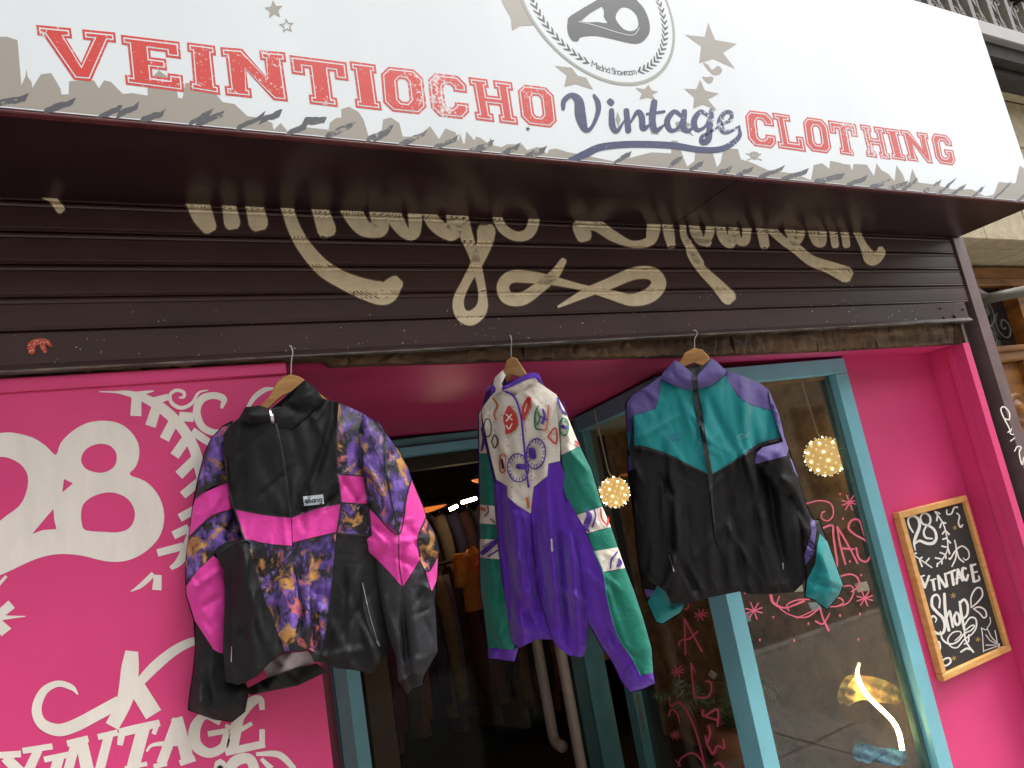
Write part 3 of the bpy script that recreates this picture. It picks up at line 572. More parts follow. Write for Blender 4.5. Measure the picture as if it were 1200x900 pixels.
GRA = [('R0', [[(150, -30, 26), (170, 5, 60), (165, 20, 40), (185, 40, 24), (212, 75, 26)]]), ('R1', [[(70, 30, 90), (110, 90, 84), (140, 160, 80), (165, 205, 62)]]), ('R1', [[(240, 40, 55), (255, 110, 52), (270, 190, 62)]]),
       ('R1', [[(345, 40, 72), (365, 110, 66), (385, 190, 74)]]), ('R1', [[(480, 50, 50), (510, 120, 46), (540, 210, 48), (590, 300, 54), (670, 390, 62), (760, 445, 66), (860, 485, 80), (940, 500, 90), (985, 460, 62)]]),
       ('R1', [[(625, 60, 60), (655, 130, 62), (685, 220, 72)]]), ('R1', [[(755, 70, 60), (800, 150, 74), (850, 215, 62), (920, 225, 50), (920, 170, 70), (900, 80, 70)]]), ('R1', [[(940, 80, 60), (985, 170, 60), (1030, 235, 42), (1070, 235, 44), (1075, 140, 56)]]),
       ('R1', [[(1110, 90, 40), (1150, 180, 54), (1200, 225, 56), (1245, 225, 60), (1245, 100, 60)]]), ('R2', [[(135, 110, 60), (165, 220, 52), (205, 330, 36), (225, 400, 34), (245, 500, 30), (240, 570, 46), (195, 610, 56), (150, 590, 46), (140, 530, 40), (175, 450, 34), (220, 370, 44), (255, 280, 60), (262, 230, 70)]]),
       ('R2', [[(300, 130, 34), (330, 210, 36), (390, 250, 36), (445, 240, 40), (470, 190, 42), (472, 130, 36)]]),
       ('R2', [[(600, 360, 24), (560, 420, 38), (490, 480, 44), (420, 525, 50), (355, 520, 50), (335, 470, 46), (370, 430, 46), (450, 430, 46), (550, 445, 34), (680, 475, 22), (800, 505, 34), (900, 530, 46), (980, 510, 56), (1020, 460, 56), (990, 415, 50), (910, 415, 46), (800, 460, 42), (700, 500, 34), (580, 560, 8)]]),
       ('R2', [[(690, 245, 60), (680, 205, 60), (740, 200, 46), (820, 250, 40), (900, 285, 26), (975, 275, 36), (995, 230, 50), (1000, 160, 50)]]), ('R2', [[(1055, 170, 40), (1065, 240, 40), (1075, 290, 30)]]), ('R2', [[(1125, 180, 22), (1130, 250, 24), (1165, 310, 30), (1200, 370, 32)]]), ('R2', [[(1165, 180, 34), (1195, 260, 34), (1235, 280, 30)]]),
       ('R3', [[(120, 140, 34), (135, 200, 40), (165, 240, 26), (190, 210, 32), (200, 150, 34)]]), ('R3', [[(235, 150, 34), (255, 220, 38), (290, 245, 30), (295, 160, 34), (315, 225, 30), (350, 235, 30), (358, 170, 34)]]),
       ('R3', [[(420, 170, 40), (435, 250, 36)]]), ('R3', [[(460, 180, 34), (520, 235, 30), (570, 265, 38), (640, 320, 40), (720, 350, 46), (790, 380, 62)]]), ('R3', [[(545, 180, 40), (570, 235, 36), (595, 200, 30), (590, 170, 30)]]), ('R3', [[(640, 180, 34), (665, 235, 36), (690, 240, 26), (690, 180, 30)]]),
       ('R3', [[(735, 180, 30), (745, 250, 28)]]), ('R3', [[(785, 185, 30), (795, 250, 28)]]), ('R3', [[(835, 185, 26), (870, 255, 28), (905, 310, 54), (945, 290, 34), (945, 270, 22)]]), ('R3', [[(100, 240, 24), (115, 300, 28), (160, 360, 36), (220, 420, 44), (275, 480, 58)]])]
HALO = mat('cream_overspray', '6e5c49', .6, var=.25, vscale=40)
for c, s in GRA:
    o = sh('painted_script', c, [[(p[0], p[1], p[2]*1.12+2) for p in q] for q in s])
    mb = MB()
    for q in s: ribbon(mb, cv(c, [(p[0], p[1], p[2]*1.2+8) for p in q]), fsh, .0002, per=12, across=14)
    mb.obj('overspray', HALO, o)
st = sh('sticker', 'R0', [[(112, 575, 24), (112, 555, 30), (135, 540, 20), (165, 542, 16), (178, 555, 10)], [(150, 555, 22), (158, 575, 12)]], m=mat('torn_red_sticker', 'c8452f', .5, chips='d8c4b4', chip_scale=200, chip_t=.55))
CH = mat('bare_paint_chip', 'b9b2a8', .6); CHB = mat('blue_paint_spatter', '7fa9ad', .6)
mb = MB(); mb2 = MB()
for k in range(170):
    x = random.uniform(0, 1120); base = 440-.0547*x
    y = base-random.expovariate(1/18.)-3
    if y < 285: continue
    s = random.uniform(.3, 1.1); n_ = random.randint(4, 6); a0 = random.random()*6
    V = [fsh(x+s*random.uniform(.6, 1.3)*math.cos(a0+i*6.283/n_), y+s*random.uniform(.5, 1.1)*math.sin(a0+i*6.283/n_), .001) for i in range(n_)]
    (mb2 if random.random() < .2 else mb).add(V, [tuple(range(n_))])
o = mb.obj('paint_chips', CH, RS); o['kind'] = 'stuff'; o = mb2.obj('paint_spatter', CHB, RS); o['kind'] = 'stuff'
# guide channel at the right
GR = empty('shutter_guide', (3.5, .02, 0), 'brown steel shutter guide rail with a white scrawl beside carved door', 'guide rail')
box('rail_face', (3.468, -.012, 0), (3.552, .10, 2.526), mat('brown_guide_enamel', '6b585a', .35, var=.15, vscale=10, bump=.08, bscale=30), GR, .004)
box('channel_back', (3.361, .075, 0), (3.467, .10, 2.2), DARKM, GR)
box('channel_lip', (3.362, .012, 0), (3.372, .074, 2.09), STEEL, GR, .002)
box('channel_lip', (3.405, .03, 0), (3.418, .074, 2.12), STEEL, GR, .002)
box('mortar_strip', (3.3615, .05, 0), (3.40, .0745, 2.1), mat('grey_mortar', '77736a', .9, var=.3, vscale=30, bump=.8, bscale=60), GR)
strokes('scrawl', [[(a_q[0], a_q[1], a_q[2]*.7) for a_q in cw('N2', s, 10)] for s in ([(345, 225, 8), (372, 232, 10), (372, 195, 10), (345, 165, 10), (328, 180, 10), (345, 225, 10), (375, 285, 10), (365, 300, 8)], [(385, 280, 8), (378, 305, 8), (395, 312, 8)], [(380, 345, 8), (400, 330, 8)], [(400, 400, 8), (415, 375, 10), (435, 380, 10), (425, 410, 10), (440, 470, 10), (450, 430, 8), (460, 480, 8)])],
        fy(-.012), CHALK, GR)

# ---------------------------------------------------------------- rough timber lintel
LT = empty('timber_lintel', (1.5, .03, 2.0), 'rough splintered old timber strip under the shutter edge', 'lintel')
x = -1.68
while x < 3.30:
    L_ = random.uniform(.25, .6); x1 = min(3.305, x+L_)
    zb = 2.094 if x < .2 else ZC(x)+.002; zt = 2.112
    nseg = 22; mb = MB(); V = []
    for i in range(nseg+1):
        xx = x+(x1-x-.004)*i/nseg; j = lambda s: random.uniform(-s, s)
        b_ = (2.0945 if xx < .42 else ZC(xx)+.002)
        V += [(xx, .002+j(.007), b_+j(.005)), (xx, -.002+j(.010), (b_+zt)/2+j(.012)*(xx > .42)), (xx, .006+j(.005), zt), (xx, .038, zt), (xx, .038, b_+.0005)]
    F = [(i*5+k, i*5+(k+1) % 5, (i+1)*5+(k+1) % 5, (i+1)*5+k) for i in range(nseg) for k in range(5)]
    F += [(0, 1, 2, 3, 4), tuple(nseg*5+k for k in (4, 3, 2, 1, 0))]
    mk('plank', V, F, ROUGHW, LT); x = x1

# ================================================================ WINDOWS AND DOOR
DW = empty('display_window', (2.2, .17, .34), 'front shop window in light blue frame lettered JAS in pink', 'window')
box('frame_post', (1.74, .165, .12), (1.81, .262, 2.011), BLUE, DW, .003)
box('frame_post', (2.615, .165, .12), (2.696, .23, 1.943), BLUE, DW, .003)
box('frame_head', (1.811, .165, 1.9435), (2.696, .23, 2.0115), BLUE, DW, .003)
box('frame_sill', (1.811, .16, .12), (2.6145, .24, .18), BLUE, DW, .003)
GRN = mat('dark_green_rebate', '46605a', .5, var=.2, vscale=20)
box('rebate', (2.585, .20, .181), (2.6149, .224, 1.943), GRN, DW)
box('rebate', (1.811, .20, 1.930), (2.5849, .224, 1.9434), mat('old_putty', '8a6a45', .8, var=.2, vscale=20), DW)
box('pane', (1.811, .206, .182), (2.5848, .212, 1.9298), GLASS, DW)
fw = fy(.2055)
def mk_marker(lst, fn, parent, c, wd=9, name='marker_letter'): return strokes(name, [cw(c, s, wd) for s in lst], fn, PINKM, parent, .0006)
mk_marker([[(452, 272), (518, 250), (524, 300), (535, 380), (545, 450), (530, 500)]], fw, DW, 'V1', 11)
mk_marker([[(545, 258), (560, 350), (588, 455)], [(545, 258), (600, 350), (652, 450)], [(572, 372), (632, 376)]], fw, DW, 'V1', 10)
mk_marker([[(690, 305), (660, 225), (620, 225), (605, 265), (640, 300), (700, 335), (725, 390), (700, 440), (660, 425), (645, 370)]], fw, DW, 'V1', 11)
FL = [[[(385, 135), (450, 120), (510, 135), (525, 190), (500, 225), (465, 215), (465, 185), (480, 178)]],
      [[(195, 620, 16), (210, 660, 16), (270, 685, 9), (370, 650, 12)], [(240, 625, 6), (230, 670, 6), (290, 720, 7), (380, 735, 8), (450, 690, 7)], [(290, 700, 7), (280, 670, 7), (330, 645, 9), (400, 640, 8)], [(560, 520, 9), (610, 508, 9), (650, 525, 9), (660, 570, 9), (620, 600, 8)], [(520, 630, 8), (560, 635, 8), (578, 655, 7), (550, 675, 7), (500, 680, 7)], [(560, 575, 7), (620, 570, 7), (630, 610, 7), (600, 660, 7), (540, 680, 6)],
       [(455, 690, 9), (470, 740, 9), (500, 805, 14)], [(430, 755, 8), (470, 770, 9), (505, 715, 6)], [(330, 740, 6), (420, 700, 6)]]]
for g in FL: mk_marker(g, fw, DW, 'V1', 8, 'marker_flourish')
def asterisk(cx, cy, R, fn, parent, c, wd=7):
    mk_marker([[(cx-R*math.cos(a), cy-R*math.sin(a)), (cx+R*math.cos(a), cy+R*math.sin(a))] for a in (.25, 1.2, 2.1, 2.8)], fn, parent, c, wd, 'marker_star')
for q in ((610, 130, 42), (690, 635, 42), (105, 700, 46)): asterisk(*q, fw, DW, 'V1')
for (x, y) in [(560, 85), (667, 85), (667, 205), (575, 215), (765, 493), (672, 512), (775, 602), (560, 725), (665, 718), (393, 768), (825, 752), (137, 855), (318, 858), (657, 852), (58, 605), (208, 735), (612, 440)]:
    mk_marker([[(x, y-3), (x, y+3)]], fw, DW, 'V1', 9, 'marker_dot')
SWN = Vector((-.978, .21, 0)).normalized(); SWP = Vector((1.757, .27, 0))
def fside(x, y, lift=0.): return on_plane(x, y, SWP+SWN*(.004+lift), SWN)
SW = empty('side_window', (1.85, .75, .34), 'side window of the entrance with pink vertical marker writing and beige interior', 'window')
SW['label'] = 'side window facing the entrance with vertical pink marker writing'
dv = Vector((.21, .978, 0))
def slab(name, t0, t1, off0, off1, z0, z1, m, parent):
    a = SWP+dv*t0; b = SWP+dv*t1; P = [a+SWN*off1, b+SWN*off1, b+SWN*off0, a+SWN*off0]
    return MB().hexa([p+Vector((0, 0, z0)) for p in P]+[p+Vector((0, 0, z1)) for p in P]).obj(name, m, parent)
slab('frame_head', .0, .96, -.03, .03, 1.945, 2.02, BLUE, SW)
slab('frame_sill', .0, .96, -.03, .03, .06, .14, BLUE, SW)
slab('pane', .0, .96, -.003, .003, 0.141, 1.9445, GLASS, SW)
slab('stall_board', .0, .96, -.02, .02, 0, .059, PINK, SW)
for g in [[[(180, 150), (185, 330)], [(180, 150), (225, 235), (268, 315)], [(152, 285, 8), (160, 260, 8), (205, 250, 9), (245, 215, 8)]],
          [[(213, 380), (222, 470), (230, 550)], [(213, 375), (235, 420, 5)], [(230, 545), (290, 545), (315, 510), (310, 470), (288, 465)]],
          [[(270, 610, 12), (280, 640, 12), (345, 605, 12), (347, 690, 10)], [(300, 690, 12), (310, 720, 12), (295, 770, 12), (285, 740, 10)], [(290, 770, 12), (322, 830, 14), (345, 790, 10), (380, 800, 10), (375, 755, 8)], [(280, 640, 10), (345, 660, 10)]],
          [[(330, 885, 14), (355, 875, 14), (380, 900, 12)]], [[(175, 100, 8), (195, 100, 8), (202, 75, 6)]]]:
    mk_marker(g, fside, SW, 'V2', 9)
for g in [[[(100, 550, 6), (115, 590, 10), (150, 570, 12), (200, 630, 11), (245, 740, 10), (285, 900, 9)], [(102, 640, 6), (115, 605, 9), (145, 630, 8), (157, 675, 5)]], [[(150, 890, 6), (165, 850, 9), (220, 825, 8), (265, 860, 8), (285, 910, 8)], [(135, 860, 7), (160, 890, 8)]]]:
    mk_marker(g, fside, SW, 'V2', 9, 'marker_flourish')
for q in ((262, 130, 30), (135, 735, 22), (145, 415, 30)): asterisk(*q, fside, SW, 'V2', 7)
DF = empty('shop_door', (1.3, 1.45, 0), 'glazed shop door in teal frame with two long steel pull bars', 'door')
box('frame_post', (.640, 1.44, 0), (.706, 1.52, 1.955), BLUE, DF, .003)
box('frame_post', (.584, 1.40, 0), (.6395, 1.50, 1.955), mat('shaded_blue_grey_paint', '6f8f9e', .5, var=.1, vscale=9), DF, .002)  # second post is the jamb's side face, its shade put into the blue
box('frame_head', (.584, 1.42, 1.956), (2.02, 1.52, 2.0), BLUE, DF, .003)
box('frame_head', (.584, 1.44, 2.0005), (2.02, 1.53, 2.045), TEALF, DF, .003)
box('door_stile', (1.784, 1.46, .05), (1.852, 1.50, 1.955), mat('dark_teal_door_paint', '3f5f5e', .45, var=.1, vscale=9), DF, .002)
box('door_stile', (1.853, 1.445, .05), (1.912, 1.50, 1.955), TEALF, DF, .003)
box('door_stile', (1.9125, 1.45, .05), (1.973, 1.50, 1.955), TEALF, DF, .003)
jb = box('lock_jamb', (1.955, 1.215, 0), (2.005, 1.285, 2.03), TEALF, DF, .003)
box('lock_plate', (1.968, 1.2115, .66), (1.985, 1.2145, .80), STEEL, jb); box('lock_plate', (1.968, 1.2115, .45), (1.985, 1.2145, .63), STEEL, jb)
box('lock_slot', (1.973, 1.2095, .70), (1.980, 1.2112, .75), DARKM, jb)
box('door_rail', (.707, 1.455, .05), (1.7838, 1.50, .15), TEALF, DF, .003)
box('pane', (.707, 1.475, .151), (1.7838, 1.481, 1.955), GLASSD, DF)
PB = mat('brushed_pull_bar', 'aaa094', .45, metal=.1, var=.1, vscale=40)
for s, yb in ((1, 1.40), (-1, 1.57)):
    xb = 1.70 if s > 0 else 1.66
    zz = .42 if s < 0 else .12
    pts = [(xb, 1.474 if s > 0 else 1.482, zz)] + [(xb, yb+s*.045*(1-math.sin(a)), zz+.045*(1-math.cos(a))*1.0) for a in np.linspace(.2, math.pi/2, 6)] + [(xb, yb, zz+.2), (xb, yb, 1.3)] + [(xb, yb+s*.045*(1-math.cos(a)), 1.3+.045*math.sin(a)) for a in np.linspace(.3, math.pi/2, 5)] + [(xb, 1.474 if s > 0 else 1.482, 1.345)]
    MB().tube(pts, .028, 14).obj('pull_bar', PB, DF, True)

# ---------------------------------------------------------------- chalkboard
CB = empty('chalkboard', (3.0, .15, .62), 'wood framed chalkboard reading 28 VINTAGE SHOP on pink wall', 'chalkboard')
x0, x1, z0, z1 = 2.745, 3.242, .632, 1.318
bd = box('board', (x0+.01, .152, z0+.01), (x1-.01, .166, z1-.01), SLATE, CB)
fwid = .027
box('frame_rail', (x0, .138, z1-fwid), (x1, .168, z1), WOODF, CB, .003); box('frame_rail', (x0, .138, z0), (x1, .168, z0+fwid), WOODF, CB, .003)
box('frame_stile', (x0, .1385, z0+fwid+.0005), (x0+fwid, .168, z1-fwid-.0005), WOODF, CB, .003); box('frame_stile', (x1-fwid, .1385, z0+fwid+.0005), (x1, .168, z1-fwid-.0005), WOODF, CB, .003)
fc = fy(.152)
def ck(name, c, lst, wd=12, m=CHALK): return strokes(name, [cw(c, s, wd) for s in lst], fc, m, CB, .0005)
ck('chalk_numeral', 'W1', [[(240, 350, 16), (205, 290, 18), (195, 225, 20), (240, 195, 24), (290, 230, 26), (300, 300, 28), (270, 380, 30), (250, 450, 22), (262, 520, 10)], [(255, 460, 14), (300, 430, 24), (370, 455, 26), (430, 450, 30), (458, 400, 26), (440, 330, 24), (390, 290, 22), (330, 270, 18), (310, 210, 18), (345, 170, 18), (395, 200, 20), (400, 260, 18), (360, 300, 18), (340, 350, 20), (360, 400, 20), (420, 410, 14)]])
LF = [[[(445, 155, 14), (520, 265, 12), (555, 385, 12), (565, 500, 12), (525, 590, 12), (470, 650, 10)]]+[[(a, b, 14), (c, d, 16)] for a, b, c, d in [(460, 160, 490, 175), (470, 190, 462, 240), (515, 255, 545, 265), (505, 265, 492, 305), (540, 330, 578, 370), (535, 340, 515, 365), (555, 410, 590, 450), (550, 405, 520, 415), (565, 490, 582, 550), (560, 490, 510, 480), (545, 560, 548, 595), (545, 560, 495, 540), (510, 610, 510, 645), (500, 600, 450, 590), (470, 640, 465, 670)]],
      [[(215, 545, 12), (300, 600, 12), (415, 680, 14)]]+[[(a, b, 14), (c, d, 16)] for a, b, c, d in [(235, 560, 270, 545), (240, 570, 245, 625), (300, 600, 325, 585), (300, 610, 325, 670), (360, 630, 390, 595)]],
      [[(115, 220, 20), (150, 200, 18)], [(148, 205, 16), (148, 255, 12)]], [[(555, 140, 12), (560, 180, 14), (600, 175, 14), (625, 120, 16), (655, 115, 18)], [(650, 170, 12), (675, 200, 14), (665, 260, 16), (685, 300, 20), (705, 280, 14)]],
      [[(630, 425, 12), (645, 500, 14), (640, 590, 14), (605, 670, 14)], [(575, 590, 10), (590, 600, 14), (640, 520, 14), (700, 480, 14), (755, 520, 14), (765, 580, 12), (735, 610, 12), (710, 590, 8)], [(650, 520, 10), (670, 590, 14), (715, 630, 12)]]]
for g in LF: ck('chalk_flourish', 'W1', g)
for g in [[[(305, 770, 30), (350, 860, 30)], [(390, 760, 22), (350, 870, 20)], [(295, 770, 14), (345, 755, 14)]], [[(425, 800, 26), (440, 890, 26)], [(400, 800, 12), (455, 785, 12)]], [[(475, 760, 22), (490, 880, 22)], [(475, 760, 26), (545, 860, 26)], [(540, 740, 22), (560, 855, 22)]], [[(560, 735, 20), (635, 705, 20)], [(600, 720, 26), (620, 840, 28)]],
          [[(660, 700, 24), (650, 830, 22)], [(660, 700, 26), (705, 800, 26)], [(640, 790, 12), (690, 770, 12)]], [[(735, 690, 20), (705, 690, 24), (705, 760, 28), (740, 800, 22), (755, 750, 20)]], [[(785, 660, 28), (810, 810, 28)], [(785, 665, 20), (825, 650, 18)], [(800, 730, 16), (840, 720, 16)], [(815, 815, 20), (860, 795, 20), (855, 760, 14)]]]:
    ck('chalk_letter', 'W1', g)
for g in [[[(380, 240, 18), (385, 170, 16), (360, 128, 18), (320, 150, 22), (318, 225, 26), (360, 280, 26), (410, 330, 26), (430, 400, 26), (410, 465, 24), (350, 460, 22), (310, 400, 20), (305, 335, 20), (330, 315, 18), (355, 340, 14), (345, 370, 8)]],
          [[(425, 120, 24), (430, 220, 26), (440, 330, 26), (465, 440, 26)], [(445, 330, 16), (470, 270, 20), (485, 330, 22), (500, 410, 20)]], [[(530, 280, 20), (510, 330, 24), (530, 390, 24), (560, 370, 22), (550, 300, 20), (525, 280, 16)]],
          [[(560, 190, 22), (575, 300, 24), (600, 430, 22)], [(560, 200, 20), (600, 170, 22), (630, 220, 22), (625, 300, 20), (590, 340, 16)]],
          [[(390, 450, 12), (410, 520, 16), (470, 560, 16), (540, 540, 14), (600, 470, 14), (660, 440, 12), (690, 400, 12), (660, 400, 12), (610, 440, 12)], [(600, 400, 12), (650, 330, 14), (700, 340, 14), (705, 410, 14), (670, 470, 12), (600, 520, 12), (540, 590, 12), (480, 580, 12), (455, 520, 12), (500, 460, 12), (560, 450, 10), (570, 480, 10), (520, 530, 10)], [(600, 440, 12), (610, 520, 14), (640, 580, 16), (680, 630, 16)], [(570, 630, 14), (620, 600, 18), (660, 610, 14)], [(640, 480, 14), (635, 540, 14), (600, 560, 12)]],
          [[(662, 240, 10), (660, 150, 12), (700, 75, 14), (745, 70, 14), (760, 130, 14), (720, 190, 14), (662, 240, 10)]], [[(680, 250, 10), (730, 235, 14), (780, 260, 14), (795, 310, 14), (770, 330, 12), (735, 290, 12), (680, 250, 8)]],
          [[(350, 560, 14), (375, 540, 16), (390, 590, 14), (370, 650, 14), (385, 690, 14), (405, 670, 10)], [(400, 720, 14), (430, 690, 14), (470, 685, 16), (480, 720, 16), (440, 750, 16), (405, 740, 14)]],
          [[(750, 420, 8), (760, 480, 8), (765, 560, 8), (770, 630, 8)], [(750, 420, 8), (790, 435, 8), (805, 415, 8), (830, 370, 8), (825, 325, 8)], [(805, 430, 8), (840, 500, 8), (890, 550, 8)], [(790, 480, 8), (830, 530, 8), (890, 560, 8)], [(790, 570, 8), (880, 570, 8)], [(870, 440, 8), (890, 540, 8)], [(775, 620, 8), (830, 600, 8), (890, 580, 8)], [(905, 560, 14), (905, 600, 20)]]]:
    ck('chalk_letter' if g[0][0][0] < 600 and g[0][0][1] < 300 else 'chalk_flourish', 'W2', g)
for (c, x, y, R) in (('W2', 503, 135, 24), ('W2', 720, 520, 20), ('W2', 510, 685, 20), ('W2', 272, 252, 18), ('W1', 632, 308, 20), ('W1', 160, 328, 14)):
    ck('chalk_star', c, [[(x-R*math.cos(a), y-R*math.sin(a)), (x+R*math.cos(a), y+R*math.sin(a))] for a in (.3, 1.4, 2.4)], 6, GOLD)

# ================================================================ INSIDE THE SHOP
# glowing globes
GLB = mat('globe_mesh', 'a08a60', .5, emit='e0b468', estr=.32, var=.3, vscale=60); BUL = mat('warm_bulb', 'fff0c0', .4, emit='fff0cc', estr=9)
CORD = mat('pale_cord', 'b5a68c', .6)
def globe(px, py, rp, Y, label, zt, sx):
    c = on_y(px, py, Y); R = rp/FOC*(c-CAM).dot(FW)
    e = empty('globe_lamp', (c.x, c.y, c.z-R), label, 'lamp', 'string ball lamps in the shop windows')
    MB().lathe(c, [(R*.93*math.sin(a), -R*.93*math.cos(a)) for a in np.linspace(.02, math.pi-.02, 18)], 28).obj('globe', GLB, e, True)
    mb = MB(); mb3 = MB()
    for i in range(90):
        ph = math.acos(1-2*(i+.5)/90); th = i*2.39996; n_ = Vector((math.sin(ph)*math.cos(th), math.sin(ph)*math.sin(th), math.cos(ph)))
        p = c+n_*R*.97; s = R*(.05 if i % 3 == 0 else .07)
        (mb if i % 3 == 0 else mb3).add([p+n_*s]+[p+(n_.orthogonal().normalized()*math.cos(a)+n_.cross(n_.orthogonal().normalized())*math.sin(a))*s for a in np.linspace(0, 5.03, 5)], [(0, 1, 2), (0, 2, 3), (0, 3, 4), (0, 4, 5), (0, 5, 1)])
    mb.obj('bulbs', BUL, e)['kind'] = 'stuff'; o_ = mb3.obj('blossoms', mat('pale_gold_blossom', 'e9d7a0', .5, emit='f0dcb0', estr=.3), e); o_['kind'] = 'stuff'
    MB().tube([c+Vector((0, 0, R)), c+Vector((-.01, 0, .1)), (c.x+sx, c.y, zt)], .0035, 6).obj('cord', CORD, e)
    return e
globe(720, 577, 18.5, .75, 'glowing ball lamp hanging behind the side window', 1.984, -.02)
globe(967, 535, 23.5, .305, 'glowing ball lamp hanging behind the front window', 1.984, -.03)
# neon strip with tied scarves
c_ = cv('Q', [(176, 440), (168, 480), (175, 520), (210, 580), (260, 630), (320, 690), (350, 745), (365, 820)])
pts = [on_y(x, y, .232) for x, y in c_]
sp = [Vector(q) for q in spline([tuple(p) for p in pts], 5)]
n_ = len(sp)
nl = tag(MB().tube(sp, [.003+.006*min(1, i/8) for i in range(n_)], 8).obj('neon_strip', mat('warm_neon', 'fff3c8', .4, emit='ffe2a0', estr=9)), 'curved glowing neon strip inside the front window', 'neon light')
def cloth(name, pxs, Y, m, label, cat, seed=1, amp=.02):
    P = smooth_loop(cv('Q', pxs), 3); co, F = cdt(P, 2.5); r_ = np.random.default_rng(seed); V = []
    ph = r_.uniform(0, 6, 6)
    for x, y in co:
        h = amp*(math.sin(x*.35+ph[0]+y*.1)+.6*math.sin(y*.5+ph[1]-x*.2)+.4*math.sin((x+y)*.7+ph[2]))
        V.append(on_y(x, y, Y-.03+h*.3))
    n0 = len(V); V2 = [v+Vector((0, .035, 0)) for v in V]
    return tag(mk(name, V+V2, F+[tuple(i+n0 for i in f[::-1]) for f in F], m, None, True), label, cat)
cloth('scarf', [(150, 505), (195, 495), (260, 505), (330, 535), (360, 580), (350, 618), (270, 612), (200, 600), (160, 610), (128, 628), (112, 600), (122, 550)], .285, mat('yellow_scarf_cloth', 'a89a4a', .7, col2='a8783a', vscale=12, crumple=.4), 'yellow orange scarf tied round the neon strip', 'scarf', 3)
cloth('bandana', [(185, 820), (215, 795), (260, 812), (320, 822), (378, 825), (378, 882), (300, 888), (250, 862), (215, 882), (185, 860)], .285, mat('blue_bandana_cloth', '2f7d9c', .7, col2='1f5f80', vscale=30, crumple=.4), 'blue bandana tied round the lower neon strip', 'bandana', 5)
for k, (pp, lb) in enumerate([([(310, 565), (358, 558), (368, 598), (318, 602)], 'small cream price card beside the teal jacket hem'), ([(392, 660), (440, 655), (466, 690), (415, 705)], 'small grey price card touching the teal cuff'), ([(635, 558), (700, 545), (718, 592), (655, 605)], 'pale printed card above a pink marker star'), ([(62, 718), (88, 714), (90, 756), (72, 760)], 'small cream card beside the blue corner post')]):
    q = [on_y(x, y, .216) for x, y in cv('V1', pp)]
    tag(MB().hexa(q[::-1]+[v+Vector((0, .002, 0)) for v in q[::-1]]).obj('price_card', mat('card_%d' % (k % 2), ('b8ae98', '9aa3a6')[k % 2], .7, var=.2, vscale=90)), lb, 'card', 'cards stuck in the window')
q = [on_plane(x, y, SWP-SWN*.006, SWN) for x, y in cv('V2', [(298, 430), (312, 408), (342, 430), (328, 455)])]
tag(MB().hexa(q[::-1]+[v+Vector((.002, 0, 0)) for v in q[::-1]]).obj('price_card', MATS['card_0']), 'small cream card on the side window next to a marker L', 'card', 'cards stuck in the window')
# palm in the display
pm = empty('potted_palm', (2.12, .75, .12), 'potted palm with thin fronds low behind the side window', 'plant')
MB().lathe((2.12, .75, .12), [(.001, 0), (.08, 0), (.11, .38), (.12, .4), (.10, .4), (.001, .38)], 18).obj('pot', mat('terracotta_pot', '8a5a3c', .8, var=.2), pm, True)
LEAF = mat('palm_leaf', (.05, .085, .03), .5, col2=(.09, .10, .035), vscale=20)
for i in range(11):
    a = i*2.4; mb = MB(); bx = []; ln = random.uniform(.28, .42)
    for t in np.linspace(0, 1, 9): bx.append(Vector((2.12, .75, .53))+Vector((math.cos(a)*ln*.8*t, math.sin(a)*ln*.6*t, ln*(1.15*t-.75*t*t*random.uniform(.8, 1.1)))))
    mb.tube(bx, [.004*(1-.7*t) for t in np.linspace(0, 1, 9)], 5)
    for j in range(1, 9):
        for k in range(2):
            p = bx[j-1].lerp(bx[j], k*.5); t = (bx[j]-bx[j-1]).normalized(); sd_ = t.cross(Vector((0, 0, 1))).normalized()
            for s in (-1, 1):
                L_ = .10*(1-abs(j-4)/7); tip = p+sd_*s*L_*.8+t*L_*.5-Vector((0, 0, .03)); wv = t*.006
                mb.add([p-wv, p+wv, tip], [(0, 1, 2)])
    mb.obj('frond', LEAF, pm)
